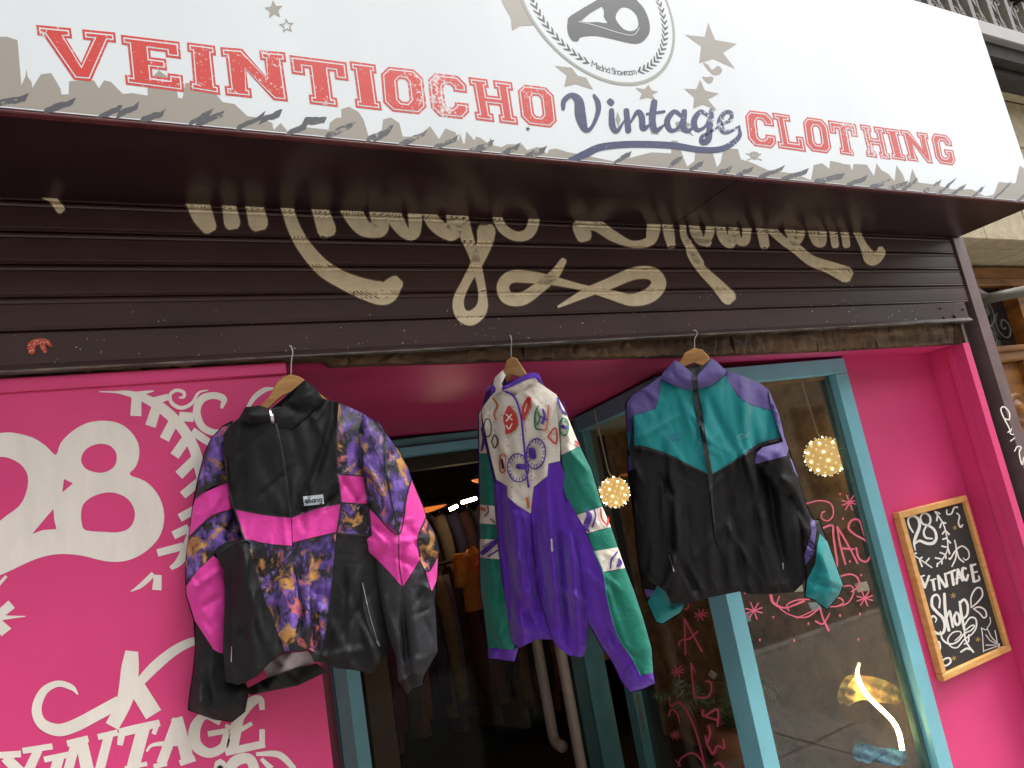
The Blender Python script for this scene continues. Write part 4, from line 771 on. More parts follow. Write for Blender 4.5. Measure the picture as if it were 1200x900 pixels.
# garments
def garment(x, y, ztop, col, wd, ln, rot, label, group, short=False, k=0):
    """a top hanging from a rail: shoulders, wavy skirt and two sleeves as one shell, with its own hanger hook"""
    e = empty('hung_garment', (x, y, ztop-ln), label, 'garment', group); r_ = random.Random(k*17+3)
    m = mat('garment_cloth_%s' % col, col, .8, var=.25, vscale=12, crumple=.5)
    R_ = Matrix.Rotation(rot, 3, 'Z'); V = []; F = []; nu, nv = 28, 14; ph = [r_.uniform(0, 6) for _ in range(4)]
    for j in range(nv+1):
        t = j/nv
        for i in range(nu):
            a = 2*math.pi*i/nu; hw = wd/2*(.28+.72*min(1, t*7)**.6)*(1+.08*t); dp = .045*(1+.5*t)*min(1, .3+t*4)
            wob = .014*t*math.sin(a*5+ph[0])+.01*t*math.sin(a*9+ph[1]+t*3)
            px_ = math.cos(a)*hw; py_ = math.sin(a)*(dp+wob)
            V.append(Vector((x, y, ztop-ln*t-.05*min(1, abs(px_)/wd*2)*(1-t)))+R_@Vector((px_, py_, 0)))
    F = [(j*nu+i, j*nu+(i+1) % nu, (j+1)*nu+(i+1) % nu, (j+1)*nu+i) for j in range(nv) for i in range(nu)]
    mk('body', V, F, m, e, True)
    for s in (-1, 1):
        sl_ = ln*(.4 if short else .8); pts = [Vector((x, y, ztop-.05))+R_@Vector((s*wd*.42, 0, 0)), Vector((x, y, ztop-.10-sl_*.3))+R_@Vector((s*wd*.56, -.02, 0)), Vector((x, y, ztop-.08-sl_))+R_@Vector((s*wd*.60, -.02+r_.uniform(-.02, .02), 0))]
        MB().tube([Vector(q) for q in spline([tuple(p) for p in pts], 4)], [.062-.018*i/8 for i in range(9)], 9).obj('sleeve', m, e, True)
    MB().tube([(x, y, ztop-.02), (x, y, ztop+.03), (x+.01, y, ztop+.05), (x+.02, y, ztop+.045)], .002, 5).obj('hanger_hook', STEEL, e)
    return e
rk = empty('clothes_rail', (1.6, 3.0, .05), 'dark steel clothes rail full of garments inside the shop', 'rail')
MB().tube([(.95, 3.0, 1.32), (2.7, 3.0, 1.32)], .014, 8).obj('rail', DARKM, rk)
for xx in (.95, 2.7): MB().tube([(xx, 3.0, .05), (xx, 3.0, 1.32)], .014, 8).obj('upright', DARKM, rk)
cols = ['8a7a5a', '3a4a34', '6a2f4a', '55555a', '8a5a50', '2f2a48', '74603a', '5a4a58', '4a241d', '5a3a2a', '33302f', '6b4a32', '3d1f22', '2f3a3c', '7a4a30', '46402f', '5b2b26', '3b3433', '6a5a48', '2b2b33']
cn = ['sand', 'forest green', 'plum', 'grey', 'dusty rose', 'indigo', 'khaki', 'mauve', 'dark maroon', 'brown', 'charcoal', 'tan brown', 'wine', 'slate', 'rust', 'olive', 'brick red', 'black', 'stone', 'navy']
xx = 1.02; k = 0
while xx < 2.66:
    i = k % 20
    garment(xx, 3.0+random.uniform(-.03, .03), 1.29, cols[i], .46, random.uniform(.8, 1.15), math.pi/2+random.uniform(-.12, .12), '%s garment hung edge on along the dark rail' % cn[i], 'garments packed on the rail', k=k)
    xx += random.uniform(.075, .11); k += 1
rk2 = empty('clothes_rail', (1.7, 3.9, .05), 'upper clothes rail at the back with orange shirt on it', 'rail')
MB().tube([(1.1, 3.6, 1.72), (2.9, 3.6, 1.72)], .012, 8).obj('rail', DARKM, rk2)
for xx in (1.1, 2.9): MB().tube([(xx, 3.6, .05), (xx, 3.6, 1.72)], .012, 8).obj('upright', DARKM, rk2)
for k, (px_, py_, col, lb, rt, Yg) in enumerate([(552, 640, 'c58a35', 'mustard yellow shirt hung facing the door behind jackets', .3, 2.75), (572, 648, 'c85a2a', 'orange shirt hung next to a mustard one inside', .8, 2.62)]):
    p = on_y(px_, py_, Yg)
    garment(p.x, p.y, p.z, col, .24, .42, rt, lb, 'bright shirts inside the door', True, 40+k)
for k in range(14):
    i = (k*7+3) % 20
    garment(1.3+k*.115, 3.6+random.uniform(-.03, .03), 1.69, cols[i], .44, random.uniform(.6, .7), math.pi/2+random.uniform(-.15, .15), '%s garment hung on the upper back rail' % cn[i], 'garments on the back rail', k=60+k)
# interior timber post, shelves, lamps
p = on_y(428, 800, 1.75); p2 = on_y(452, 800, 1.75)
tag(box('timber_post', (p.x, 1.75, .05), (p2.x+.02, 1.83, 2.619), mat('brown_post_wood', '5a3d22', .7, col2='412a18', vscale=6, bump=.3, bscale=30, stretch=(1, 1, .3))), 'brown timber post inside beside the blue door jamb', 'post')
pl = on_y(745, 640, 1.6); tag(box('plywood_panel', (2.06, 1.6, .72), (2.30, 1.63, 2.019), mat('brown_plywood', '7a5a30', .7, col2='5f4424', vscale=5, stretch=(1, 1, .2))), 'brown plywood panel standing inside behind the side window', 'panel')
for k, (a, b, lb) in enumerate([((488, 597), (36, 5), 'orange oval lampshade glowing low inside the doorway'), ((568, 560), (16, 4), 'small orange lampshade half hidden by the white sleeve')]):
    c = on_y(a[0], a[1], 2.4); s = (c-CAM).dot(FW)/FOC; R = b[0]*s
    e = empty('ceiling_lamp', (c.x, c.y, c.z), lb, 'lamp', 'orange shop lamps')
    MB().lathe((c.x, c.y, c.z), [(R, 0), (R*.9, .014), (R*.5, .03), (.004, .04)], 28).obj('shade', DARKM, e, True)
    MB().lathe((c.x, c.y, c.z-.001), [(.001, -.035), (R*.5, -.028), (R*.88, -.012), (R, 0)], 28).obj('diffuser', mat('orange_shade', 'b0663a', .6, emit='d8702e', estr=.5), e, True)
    MB().tube([(c.x, c.y, c.z+.1), (c.x, c.y, 2.618)], .003, 5).obj('cord', DARKM, e)
for k, (a, b) in enumerate([((527, 597), (536, 593)), ((541, 589), (558, 584))]):
    p = on_y(*a, 2.9); q = on_y(*b, 2.9)
    tag(MB().tube([p, q], .012, 8).obj('strip_light', mat('strip_glow', 'fff4dc', .4, emit='ffdcae', estr=34.0)), ('short bright strip light beside the orange lampshade', 'long bright strip light next to the white banded sleeve')[k], 'strip light')
sh_ = empty('wall_shelf', (.2, 3.2, .05), 'dark wooden shelf unit inside left of the doorway', 'shelf')
for z in (.5, .8, 1.1, 1.4): box('shelf_board', (.62, 2.6, z), (.93, 3.6, z+.025), mat('shelf_wood', (.09, .055, .035), .7, var=.3), sh_)
box('back_panel', (.58, 2.6, .05), (.615, 3.6, 1.6), mat('shelf_wood'), sh_)
p = on_y(553, 640, 2.2); box('wood_stud', (1.35, 4.0, .05), (1.47, 4.1, 2.6), mat('dark_beam_wood'), SB)

# ================================================================ NEXT DOOR
NB = empty('neighbour_house', (4.8, .1, 0), 'cream stone house next door with carved wooden door below balcony', 'building')
xx = 3.558
for r, (z0, z1) in enumerate([(2.531, 2.80), (2.804, 3.10), (3.104, 3.40)]):
    xx = 3.558; first = True
    for L_ in ([.24, .42, .5, .5, .5] if r % 2 == 0 else [.45, .5, .5, .5, .21]):
        box('stone_block', (xx, .0+random.uniform(0, .004), z0), (xx+L_-.006, .12, z1-.003), STONE, NB, .004); xx += L_
for xx, L_ in ((3.558, .30), (3.862, .34), (4.206, .34), (4.55, .4)):
    MB().hexa([(xx, .1205, 2.53), (xx+L_, .1205, 2.53), (xx+L_+.05, .42, 2.50), (xx+.05, .42, 2.50), (xx, .1205, 2.56), (xx+L_, .1205, 2.56), (xx+L_+.05, .42, 2.56), (xx+.05, .42, 2.56)]).obj('soffit_stone', STONE, NB)
box('jamb_stone', (3.556, .16, 0), (3.60, .45, 2.5295), STONE, NB); box('jamb_stone', (5.6, .0, 0), (6.4, .45, 2.5295), STONE, NB)
PLC = mat('cream_plaster', 'd9cdb0', .9, var=.08, vscale=4, bump=.2, bscale=30)
box('upper_wall', (3.556, .10, 3.402), (5.55, 1, 8), PLC, NB); box('upper_wall', (5.5505, .13, 3.402), (9, 1, 8), mat('salmon_plaster', 'd0694f', .9, var=.08, vscale=4), NB)
box('lower_wall', (6.4005, .0, 0), (9, 1, 3.4), PLC, NB)
box('window_surround', (5.38, .085, 3.5), (5.5495, .0995, 6.0), mat('grey_stone_trim', '8f8a80', .8), NB)
WD = empty('carved_door', (4.5, .3, 0), 'carved brown wooden door with iron grille fanlight next door', 'door')
DGL = mat('dark_fanlight', (.02, .022, .025), .15)
box('frame_head', (3.602, .28, 2.395), (5.59, .38, 2.499), WOODC, WD, .012); box('frame_head_bead', (3.602, .262, 2.375), (5.59, .2795, 2.42), WOODC, WD, .006)
box('fanlight', (3.602, .36, 2.0), (5.59, .37, 2.3945), DGL, WD)
box('transom', (3.602, .25, 1.93), (5.59, .38, 1.999), WOODC, WD, .01); box('transom_moulding', (3.602, .225, 1.985), (5.59, .2495, 2.015), WOODC, WD, .008)
box('leaf_panel', (3.602, .30, .1), (5.59, .38, 1.9295), WOODC, WD, .004)
box('frame_mullion', (4.50, .28, 2.0), (4.58, .3595, 2.3945), WOODC, WD, .008)
for xx in (3.605, 3.705, 4.02, 4.33, 4.64): box('stile', (xx, .27, .1), (xx+.07, .2995, 1.929), WOODC, WD, .006)
for zc_ in (1.80, 1.50): box('rail', (3.7755, .272, zc_), (4.0195, .2995, zc_+.05), WOODC, WD, .006)
for (cx, cz) in ((3.9, 1.67), (4.18, 1.67)):
    MB().lathe((cx, .2995, cz), [(.09, 0), (.09, -.012), (.075, -.02), (.06, -.012), (.045, -.012), (.035, -.025), (.02, -.03), (.0001, -.03)], 20, 'y').obj('rosette', WOODC, WD, True)
def spiral(cx, cz, R, turns, a0, sgn, Y): return [Vector((cx+R*(1-t)*math.cos(a0+sgn*t*turns*6.283), Y, cz+R*(1-t)*math.sin(a0+sgn*t*turns*6.283))) for t in np.linspace(0, .93, 26)]
for (cx, cz, R, a0, s) in ((3.92, 2.22, .07, 2, 1), (4.08, 2.13, .09, 0, -1), (4.0, 2.06, .05, 3, 1), (4.25, 2.25, .10, 4, 1), (4.22, 2.08, .06, 1, -1), (4.4, 2.15, .09, 2, 1), (3.84, 2.08, .06, 0, 1), (4.12, 2.32, .06, 5, -1)):
    MB().tube(spiral(cx, cz, R, 1.7, a0, s, .345), .006, 6).obj('grille_scroll', mat('wrought_iron', '5c5c5e', .5), WD, True)
a = on_y(1148, 352, .15); b = on_y(1205, 340, .02)
br = empty('wall_bracket', (a.x, a.y, a.z), 'grey tubular bracket arm in front of the iron grille', 'bracket')
MB().tube([a, b], .028, 12).obj('arm', mat('grey_bracket_paint', '5f5b52', .6), br, True)
MB().tube([a+Vector((-.0, .03, .10)), a+Vector((0, .02, .03)), a+Vector((0, 0, -.01))], [.02, .05, .06], 12).obj('cup', MATS['grey_bracket_paint'], br, True)
# balcony
BL = empty('balcony', (4.4, -.1, 3.27), 'ornate grey cast iron balcony above the white sign corner', 'balcony')
SLB = mat('dark_weathered_slab', '3b3735', .8, var=.3, vscale=12, bump=.6, bscale=40)
box('bottom_rail', (2.4, -.235, 3.545), (9, -.17, 3.632), mat('grey_rail_paint', 'a3a0a0', .5, var=.1, vscale=8), BL, .005)
box('slab', (2.4, -.20, 3.46), (9, .099, 3.5445), SLB, BL); box('slab_moulding', (2.4, -.15, 3.405), (9, .099, 3.4595), SLB, BL, .012); box('bed_moulding', (3.556, -.05, 3.4005), (9, .0, 3.4045), STONE, BL)
box('top_rail', (2.4, -.235, 3.865), (9, -.17, 3.90), DARKM, BL, .006)
xx = 2.5; kk = 0
while xx < 6.2:
    o = box('baluster', (xx, -.225, 3.633), (xx+.035, -.185, 3.8645), IRON, BL, .006)
    for zc_, R in ((3.82, .042), (3.66, .034)):
        for s in (-1, 1):
            MB().tube(spiral(xx+.108+s*R*.95, zc_, R, 1.2, 1.57, s, -.205), .008, 5).obj('scroll', IRON, BL, True)
    MB().tube([(xx+.05, -.20, 3.80), (xx+.165, -.20, 3.66)], [.022, .012], 6).obj('leaf_bar', IRON, BL); MB().tube([(xx+.10, -.206, 3.80), (xx+.12, -.206, 3.66)], [.016, .010], 6).obj('leaf_bar', IRON, BL)
    xx += .19
box('planter_back', (2.4, -.16, 3.545), (9, -.155, 3.60), DARKM, BL)

# ================================================================ JACKETS
class Piece:
    """a garment piece: an outline seen in the picture, standing on its own plane, swelling into a rounded, creased shell"""
    def __init__(s, outline, p0, n, T, Wm, off=0., seed=1, nf=40, ang=0., spread=.35, flen=(30, 90), fwid=(3.5, 8), famp=.004, folds=(), fine=2.2):
        s.o = outline; s.p0 = Vector(p0); s.n = Vector(n).normalized(); s.T = T; s.off = off
        c = on_plane(*np.mean(np.array([p[:2] for p in outline]), 0), s.p0, s.n); s.mpp = (c-CAM).dot(FW)/FOC; s.Wp = Wm/s.mpp
        r = np.random.default_rng(seed); P = np.array([p[:2] for p in outline]); lo, hi = P.min(0), P.max(0); s.f = []
        for k in range(int(nf*(1+fine))):
            a = ang+r.normal(0, spread*(1 if k < nf else 2)); L = r.uniform(*flen)*(1 if k < nf else .45); w_ = r.uniform(*fwid) if k < nf else r.uniform(2.4, 4.0); A = r.normal(0, 1)*famp*3.0*(w_/6)
            s.f.append((r.uniform(lo[0], hi[0]), r.uniform(lo[1], hi[1]), math.sin(a), math.cos(a), L, w_, A, r.uniform(-.006, .006)))
        for (x0, y0, x1, y1, w_, A) in folds:
            L = math.hypot(x1-x0, y1-y0)/2+1e-6; s.f.append(((x0+x1)/2, (y0+y1)/2, (x1-x0)/(2*L), (y1-y0)/(2*L), L*1.05, w_, A*1.6, 0))
    def gather(s, path, gap=3.4, ln=6., amp=.0035):
        """elastic gathers: short ridges across a hem or cuff"""
        Q = spline([p[:2] for p in path], 10); acc = 0
        for a, b in zip(Q[:-1], Q[1:]):
            d = b-a; L = np.linalg.norm(d)+1e-9; acc += L
            if acc > gap:
                acc = 0; t = d/L; s.f.append((a[0]+rng.uniform(-.6, .6), a[1], -t[1]*.96+rng.uniform(-.2, .2), t[0]*.96, ln*rng.uniform(.7, 1.3), 1.5, amp*rng.uniform(.5, 1.3), 0))
        return s
    def h(s, X, Y):
        X = np.asarray(X, float); Y = np.asarray(Y, float)
        d = dist(s.o, X, Y); ins = inpoly(s.o, X, Y); d = np.where(ins, d, 0.)
        t = 1-np.clip(d/s.Wp, 0, 1); base = s.T*np.sqrt(np.clip(1-t*t, 0, 1)); e = np.clip(d/9., 0, 1)
        fo = np.zeros_like(X)
        for (cx, cy, dx, dy, L, w_, A, cur) in s.f:
            al = (X-cx)*dx+(Y-cy)*dy; ac = (X-cx)*dy-(Y-cy)*dx+cur*al*al*.3
            fo += A*np.exp(-(ac/w_)**2)*np.exp(-np.abs(al/L)**3)
        return base+fo*e
    def place(s, X, Y, hh): return [on_plane(x, y, s.p0+s.n*(s.off+k), s.n) for x, y, k in zip(X, Y, hh)]
    def fn(s, x, y, lift=0.):
        return on_plane(x, y, s.p0+s.n*(s.off+float(s.h(np.array([x]), np.array([y]))[0])+lift), s.n)
    def sheet(s, name, P, m, parent, lift=0., back=False, step=2.6):
        co, F = cdt(P, step); hh = s.h(co[:, 0], co[:, 1]); hh = -.6*hh if back else hh+lift
        return mk(name, s.place(co[:, 0], co[:, 1], hh), F, m, parent, True)
    def rib(s, name, lst, m, parent, lift=.002, **k):
        return strokes(name, lst, s.fn, m, parent, lift, **k)
def shell(e, pc, sil, lining):
    pc.sheet('back', sil, lining, e, back=True, step=6); pc.sheet('lining', sil, lining, e, lift=-.010, step=3.5)
def AB(a): return a                            # B-crop rows continue the A crop, 787.5 below
def a_(pts): return cv('A', pts)
def b_(pts): return cv('A', [(p[0], p[1]+787.5)+tuple(p[2:]) for p in pts])
def c_(pts): return cv('C', pts)
def d_(pts): return cv('C', [(p[0], p[1]+750)+tuple(p[2:]) for p in pts])
def e_(pts): return cv('E', pts)
def f_(pts): return cv('E', [(p[0], p[1]+750)+tuple(p[2:]) for p in pts])
NBLK = mat('black_nylon', '151517', .62, spec=.3, var=.08, vscale=4, crumple=.2, bump=.05, bscale=400)
NGRY = mat('washed_black_nylon', '2c2c30', .62, spec=.3, var=.08, vscale=4, crumple=.26)
NPNK = mat('hot_pink_nylon', 'd8399c', .6, spec=.3, var=.06, vscale=5, crumple=.24, sheen=.2)
PATT = multi_mat('abstract_print_nylon', '16151a', [('3c2670', '7452a8', 14, .47, .57, .9), ('8f74c4', '5a3a98', 30, .55, .66, .6), ('94622e', 'c08e50', 16, .555, .62, .8), ('b24858', 'd07a6c', 18, .59, .66, .7), ('121116', '1d1a20', 24, .56, .64, .8)], stretch=(1, 1, .7))
LIN = mat('black_lining', '121214', .7); LINW = mat('pale_lining', 'b9aeb4', .7, crumple=.3)
SEAM = mat('black_piping', '17171a', .5); ZIP = mat('black_zip_tape', '141416', .55, bump=.6, bscale=300); SILV = mat('zip_pull_metal', 'c8c8cc', .3, metal=.9)
NRM = (-.12, -1, 0)

def hanger(px_poly, hookpx, p0, n, label, th=.016, off=-.004):
    n = Vector(n).normalized(); p0 = Vector(p0)
    F_ = [on_plane(x, y, p0+n*(off+th), n) for x, y in px_poly]; G_ = [on_plane(x, y, p0+n*off, n) for x, y in px_poly]
    tri = [tuple(t) for t in tessellate_polygon([[Vector((p[0], p[1], 0)) for p in px_poly]])]; k = len(px_poly)
    c0 = on_plane(*hookpx[-1], p0+n*(off+th/2), n)
    e = empty('coat_hanger', c0, label, 'hanger', 'wooden coat hangers on the shutter edge')
    # rounded front: inset ring pushed forward
    inn = inset(px_poly, 1.3); H_ = [on_plane(x, y, p0+n*(off+th+.005), n) for x, y in inn]
    FF = [tuple(i+2*k for i in t) for t in tri]+[tuple(i+k for i in t[::-1]) for t in tri]
    FF += [(i, (i+1) % k, k+(i+1) % k, k+i) for i in range(k)]+[(2*k+i, 2*k+(i+1) % k, (i+1) % k, i) for i in range(k)]
    mk('wood_bow', F_+G_+H_, FF, WOODL, e)
    hp = [on_plane(x, y, p0+n*(off+th/2), n) for x, y in hookpx]
    pts = [Vector(q) for q in spline([tuple(p) for p in hp], 5)]
    MB().tube(pts, .0017, 6).obj('hook', SILV, e, True)
    return e

# ---------------- jacket 1: black, pink and abstract print
P1 = Vector((.35, -.085, 1.7))
J1 = empty('track_jacket', (.42, -.085, 1.2), 'black and hot pink jacket with purple orange abstract print panels', 'jacket', 'jackets hung from the shutter')
s1b = a_([(265, 290), (300, 262), (330, 215), (440, 222), (490, 200), (590, 95), (665, 175), (740, 195), (800, 220), (850, 245), (880, 330), (890, 450), (900, 515), (915, 640), (925, 775), (930, 870)])+b_([(935, 180), (945, 300), (965, 440), (955, 490), (925, 540), (888, 597), (800, 582), (730, 574), (672, 548), (640, 512), (602, 488), (500, 500), (440, 545), (380, 610), (300, 648), (242, 634), (230, 500), (236, 300), (236, 150), (188, 58)])+a_([(240, 808), (325, 792), (283, 660), (243, 540), (230, 335)])
s1bi = a_([(215, 290), (300, 200), (330, 150), (440, 140), (490, 130), (590, 50), (700, 120), (800, 180), (900, 245), (940, 330), (980, 775), (985, 870)])+b_([(1000, 180), (1005, 300), (1010, 440), (1000, 640), (880, 760), (500, 700), (240, 800), (215, 634), (205, 500), (210, 300), (200, 150), (170, 58)])+a_([(190, 790), (230, 700), (228, 540), (205, 335)])
B1 = Piece(s1bi, P1, NRM, .07, .13, 0, 11, 46, .03, .22, (25, 80), (3.5, 8), .0032,
           folds=[(330, 640, 350, 800, 9, .008), (285, 660, 300, 790, 7, .007), (420, 660, 405, 780, 8, .008), (395, 700, 380, 790, 6, -.007), (310, 560, 330, 600, 8, .004), (262, 700, 268, 780, 5, -.006), (430, 760, 370, 772, 5, .006), (300, 500, 320, 590, 10, -.004), (415, 690, 420, 740, 5, -.006)])
L1 = Piece(a_([(275, 270), (260, 335), (272, 540), (310, 660), (345, 795)])+b_([(265, 150), (265, 300), (250, 510), (262, 630), (330, 640), (345, 670), (328, 765), (270, 812), (190, 800), (74, 758), (80, 700), (95, 600), (107, 480), (100, 365), (66, 250), (62, 150)])+a_([(66, 870), (78, 785), (96, 640), (115, 540), (146, 420), (176, 350), (228, 296)]), P1, NRM, .042, .075, -.02, 12, 34, .15, .5, (14, 40), (3, 6), .0034,
           folds=[(225, 690, 262, 665, 4, .006), (228, 715, 258, 700, 4, -.005), (235, 730, 255, 755, 4, .006), (226, 820, 262, 835, 5, .007), (240, 790, 250, 840, 5, -.006)])
R1 = Piece(a_([(845, 240), (920, 286), (964, 350), (1004, 405), (1044, 480), (1060, 530), (1114, 660), (1124, 700), (1170, 780), (1184, 850)])+b_([(1180, 80), (1176, 90), (1170, 190), (1165, 310), (1176, 500), (1116, 612), (1110, 655), (1065, 665), (1040, 692), (995, 632), (984, 520), (955, 440), (925, 300), (905, 180), (899, 95), (864, 70), (850, 0)])+a_([(872, 775), (860, 640), (845, 515), (828, 450), (818, 330)]), P1, NRM, .045, .08, .04, 13, 34, .1, .4, (16, 50), (3, 6.5), .0035,
           folds=[(470, 640, 472, 690, 4, -.006), (471, 700, 476, 790, 4, -.007), (455, 720, 470, 760, 6, .007), (485, 700, 490, 770, 5, .006), (462, 620, 470, 680, 5, .005), (470, 780, 500, 770, 5, .006)])
B1.gather(b_([(640, 528), (740, 560), (890, 575)])); B1.gather(b_([(260, 625), (380, 590), (500, 485), (604, 475)]), amp=.002); L1.gather(b_([(90, 745), (190, 785), (270, 795), (320, 750)]), 4, 12, .004); R1.gather(b_([(1000, 640), (1060, 625), (1110, 625)]), 3.2, 9, .005)
shell(J1, B1, s1b, LIN); shell(J1, L1, L1.o, LIN); shell(J1, R1, R1.o, LIN)
J1P = [
 ('front_panel', B1, a_([(265, 290), (300, 262), (345, 285), (440, 275), (462, 285), (472, 320), (492, 420), (510, 560), (527, 696), (420, 686), (285, 662), (262, 600), (245, 540), (238, 440), (232, 335)]), NBLK),
 ('front_panel', B1, a_([(462, 285), (480, 308), (540, 312), (600, 265), (672, 185), (738, 198), (730, 300), (728, 400), (734, 505), (748, 636), (640, 657), (530, 697), (512, 560), (494, 420), (474, 320)]), NBLK),
 ('shoulder_panel', B1, a_([(738, 198), (800, 220), (850, 245), (826, 330), (836, 450), (850, 517), (736, 508), (729, 400), (731, 300)]), PATT),
 ('side_band', B1, a_([(736, 510), (850, 518), (867, 642), (748, 634)]), NPNK),
 ('side_panel', B1, a_([(748, 637), (868, 645), (882, 776), (790, 772), (730, 766)]), PATT),
 ('chest_band', B1, a_([(285, 664), (420, 688), (530, 699), (533, 827), (430, 817), (326, 796), (306, 730)]), NPNK),
 ('chest_band', B1, a_([(533, 699), (640, 660), (748, 639), (738, 720), (729, 766), (640, 786), (536, 811)]), NPNK),
 ('lower_panel', B1, b_([(340, 8), (430, 30), (540, 41), (548, 150), (560, 250), (585, 330), (600, 430), (604, 490), (500, 499), (465, 400), (425, 305), (392, 200), (360, 100)]), PATT),
 ('lower_panel', B1, b_([(540, 26), (640, 0), (728, -20), (722, 60), (715, 120), (702, 250), (684, 400), (671, 520), (640, 510), (604, 486), (580, 330), (560, 220), (546, 120)]), PATT),
 ('side_front', B1, b_([(190, 58), (240, 20), (326, 8), (345, 40), (362, 110), (392, 200), (425, 305), (465, 400), (496, 500), (440, 540), (380, 608), (300, 645), (245, 632), (231, 500), (238, 300), (238, 150)]), NBLK),
 ('side_front', B1, b_([(728, -20), (790, -14), (882, -10), (905, 90), (930, 180), (942, 300), (962, 440), (945, 500), (915, 545), (880, 560), (740, 545), (670, 520), (684, 400), (702, 250), (715, 120)]), NBLK),
 ('waistband', B1, b_([(604, 488), (640, 511), (740, 544), (880, 558), (905, 550), (888, 597), (800, 582), (730, 574), (668, 548), (628, 545)]), NBLK),
 ('sleeve_panel', L1, a_([(265, 290), (232, 335), (238, 440), (245, 542), (175, 562), (108, 612), (120, 540), (150, 420), (180, 350), (230, 300)]), PATT),
 ('sleeve_panel', L1, a_([(245, 545), (262, 600), (288, 662), (220, 676), (165, 704), (80, 787), (98, 650), (112, 606)]), NPNK),
 ('sleeve_panel', L1, a_([(288, 665), (306, 730), (330, 800), (240, 815), (195, 850)])+b_([(185, 82), (120, 140), (68, 212), (63, 150)])+a_([(68, 870), (80, 788), (165, 707), (220, 680)]), PATT),
 ('sleeve_panel', L1, b_([(188, 80), (240, 120), (262, 300), (240, 508), (215, 507), (188, 492), (108, 370), (70, 250), (68, 214), (120, 142)]), NPNK),
 ('sleeve_panel', L1, b_([(108, 368), (190, 495), (218, 508), (245, 512), (262, 630), (330, 645), (340, 672), (324, 762), (270, 807), (190, 797), (78, 756), (84, 700), (98, 600), (110, 480)]), NBLK),
 ('sleeve_panel', R1, a_([(848, 244), (920, 288), (962, 350), (1002, 405), (1042, 480), (1058, 530), (1035, 610), (1002, 772), (900, 682), (866, 642), (850, 517), (836, 450), (825, 330)]), PATT),
 ('sleeve_panel', R1, a_([(1058, 532), (1112, 660), (1122, 700), (1086, 790), (1096, 868), (1098, 880)])+b_([(1094, 98), (1020, 218), (960, 150), (903, 92), (868, 70), (852, 0)])+a_([(878, 775), (868, 646), (900, 684), (1002, 774), (1036, 612)]), NPNK),
 ('sleeve_panel', R1, a_([(1122, 702), (1168, 780), (1182, 850)])+b_([(1177, 82), (1140, 145), (1122, 152), (1096, 98), (1090, 50)])+a_([(1088, 790)]), PATT),
 ('sleeve_panel', R1, b_([(1122, 154), (1142, 147), (1175, 86), (1168, 190), (1148, 236), (1130, 180)]), NPNK),
 ('sleeve_panel', R1, b_([(903, 94), (960, 152), (1020, 220), (1094, 100), (1128, 182), (1148, 238), (1163, 310), (1173, 500), (1112, 608), (1060, 598), (1030, 622), (1000, 630), (988, 520), (958, 440), (928, 300), (908, 180)]), NGRY),
 ('cuff', R1, b_([(1000, 630), (1030, 622), (1060, 598), (1112, 608), (1107, 652), (1065, 662), (1040, 689), (1022, 660)]), NBLK)]
for k, (nm, pc, P, m) in enumerate(J1P): pc.sheet(nm, P, m, J1, lift=.0003*k)
K1 = Piece(a_([(290, 275), (325, 205), (395, 196), (450, 215), (520, 160), (590, 85), (645, 120), (685, 180), (600, 280), (540, 325), (470, 325), (440, 290), (340, 300)]), P1, NRM, .04, .06, .045, 14, 12, 1.2, .4, (12, 30), (3, 6), .003)
K1.sheet('collar', a_([(298, 266), (328, 214), (390, 207), (440, 222), (448, 262), (460, 284), (440, 276), (345, 287)]), NBLK, J1)
K1.sheet('collar', a_([(452, 228), (490, 214), (535, 165), (590, 94), (636, 130), (674, 184), (602, 266), (541, 313), (481, 311), (463, 286)]), NBLK, J1, .0006)
K1.sheet('collar_back', a_([(300, 268), (328, 214), (440, 222), (590, 94), (674, 184), (541, 313), (463, 290), (345, 290)]), LIN, J1, back=True)
B1.rib('zip', [a_([(463, 288, 9), (474, 330, 9), (494, 430, 9), (512, 560, 9), (529, 696, 9)])], ZIP, J1, .011)
K1.rib('zip_pull', [a_([(437, 228, 8), (442, 250, 8)]), a_([(445, 250, 14), (449, 282, 14)])], SILV, J1, .004)
for pc, lst in ((B1, [[(285, 662), (420, 687), (530, 698)], [(530, 698), (640, 659), (748, 637)], [(326, 796), (430, 817), (533, 827)], [(536, 812), (640, 786), (729, 766)], [(748, 634), (867, 643)], [(735, 508), (850, 518)], [(730, 300), (728, 400), (734, 505), (748, 636), (730, 766)], [(238, 440), (262, 600), (326, 796)], [(826, 330), (836, 450), (850, 517), (867, 642), (882, 776)], [(730, 768), (790, 774), (880, 778)]]),
                (L1, [[(245, 543), (175, 563), (108, 612)], [(288, 664), (220, 678), (165, 706), (80, 787)]]), (R1, [[(866, 643), (900, 683), (1002, 773), (1036, 611), (1058, 531)], [(940, 330), (950, 520), (1002, 773)], [(1122, 701), (1087, 790), (1097, 868)]])):
    pc.rib('piping', [cw('A', l, 7) for l in lst], SEAM, J1, .0075)
R1.rib('seam', [cw('A', [(1003, 775), (1005, 900), (1020, 1005)], 4), cw('A', [(1020, 1008), (1030, 1150), (1050, 1350)], 4)], SEAM, J1, .007)
for q_ in ([cw('A', [(190+30, 850), (275, 815), (330, 800)], 6)], [cw('A', [(546, 905), (585, 1118), (604, 1275)], 5)], [cw('A', [(500, 1288), (604, 1278)], 6)], [cw('A', [(702, 1040), (684, 1190), (671, 1305)], 4)]): B1.rib('seam', q_, SEAM, J1, .005)
B1.rib('pocket', [b_([(845, 205, 10), (860, 280, 34), (885, 380, 36), (912, 465, 14)])], LIN, J1, .006)
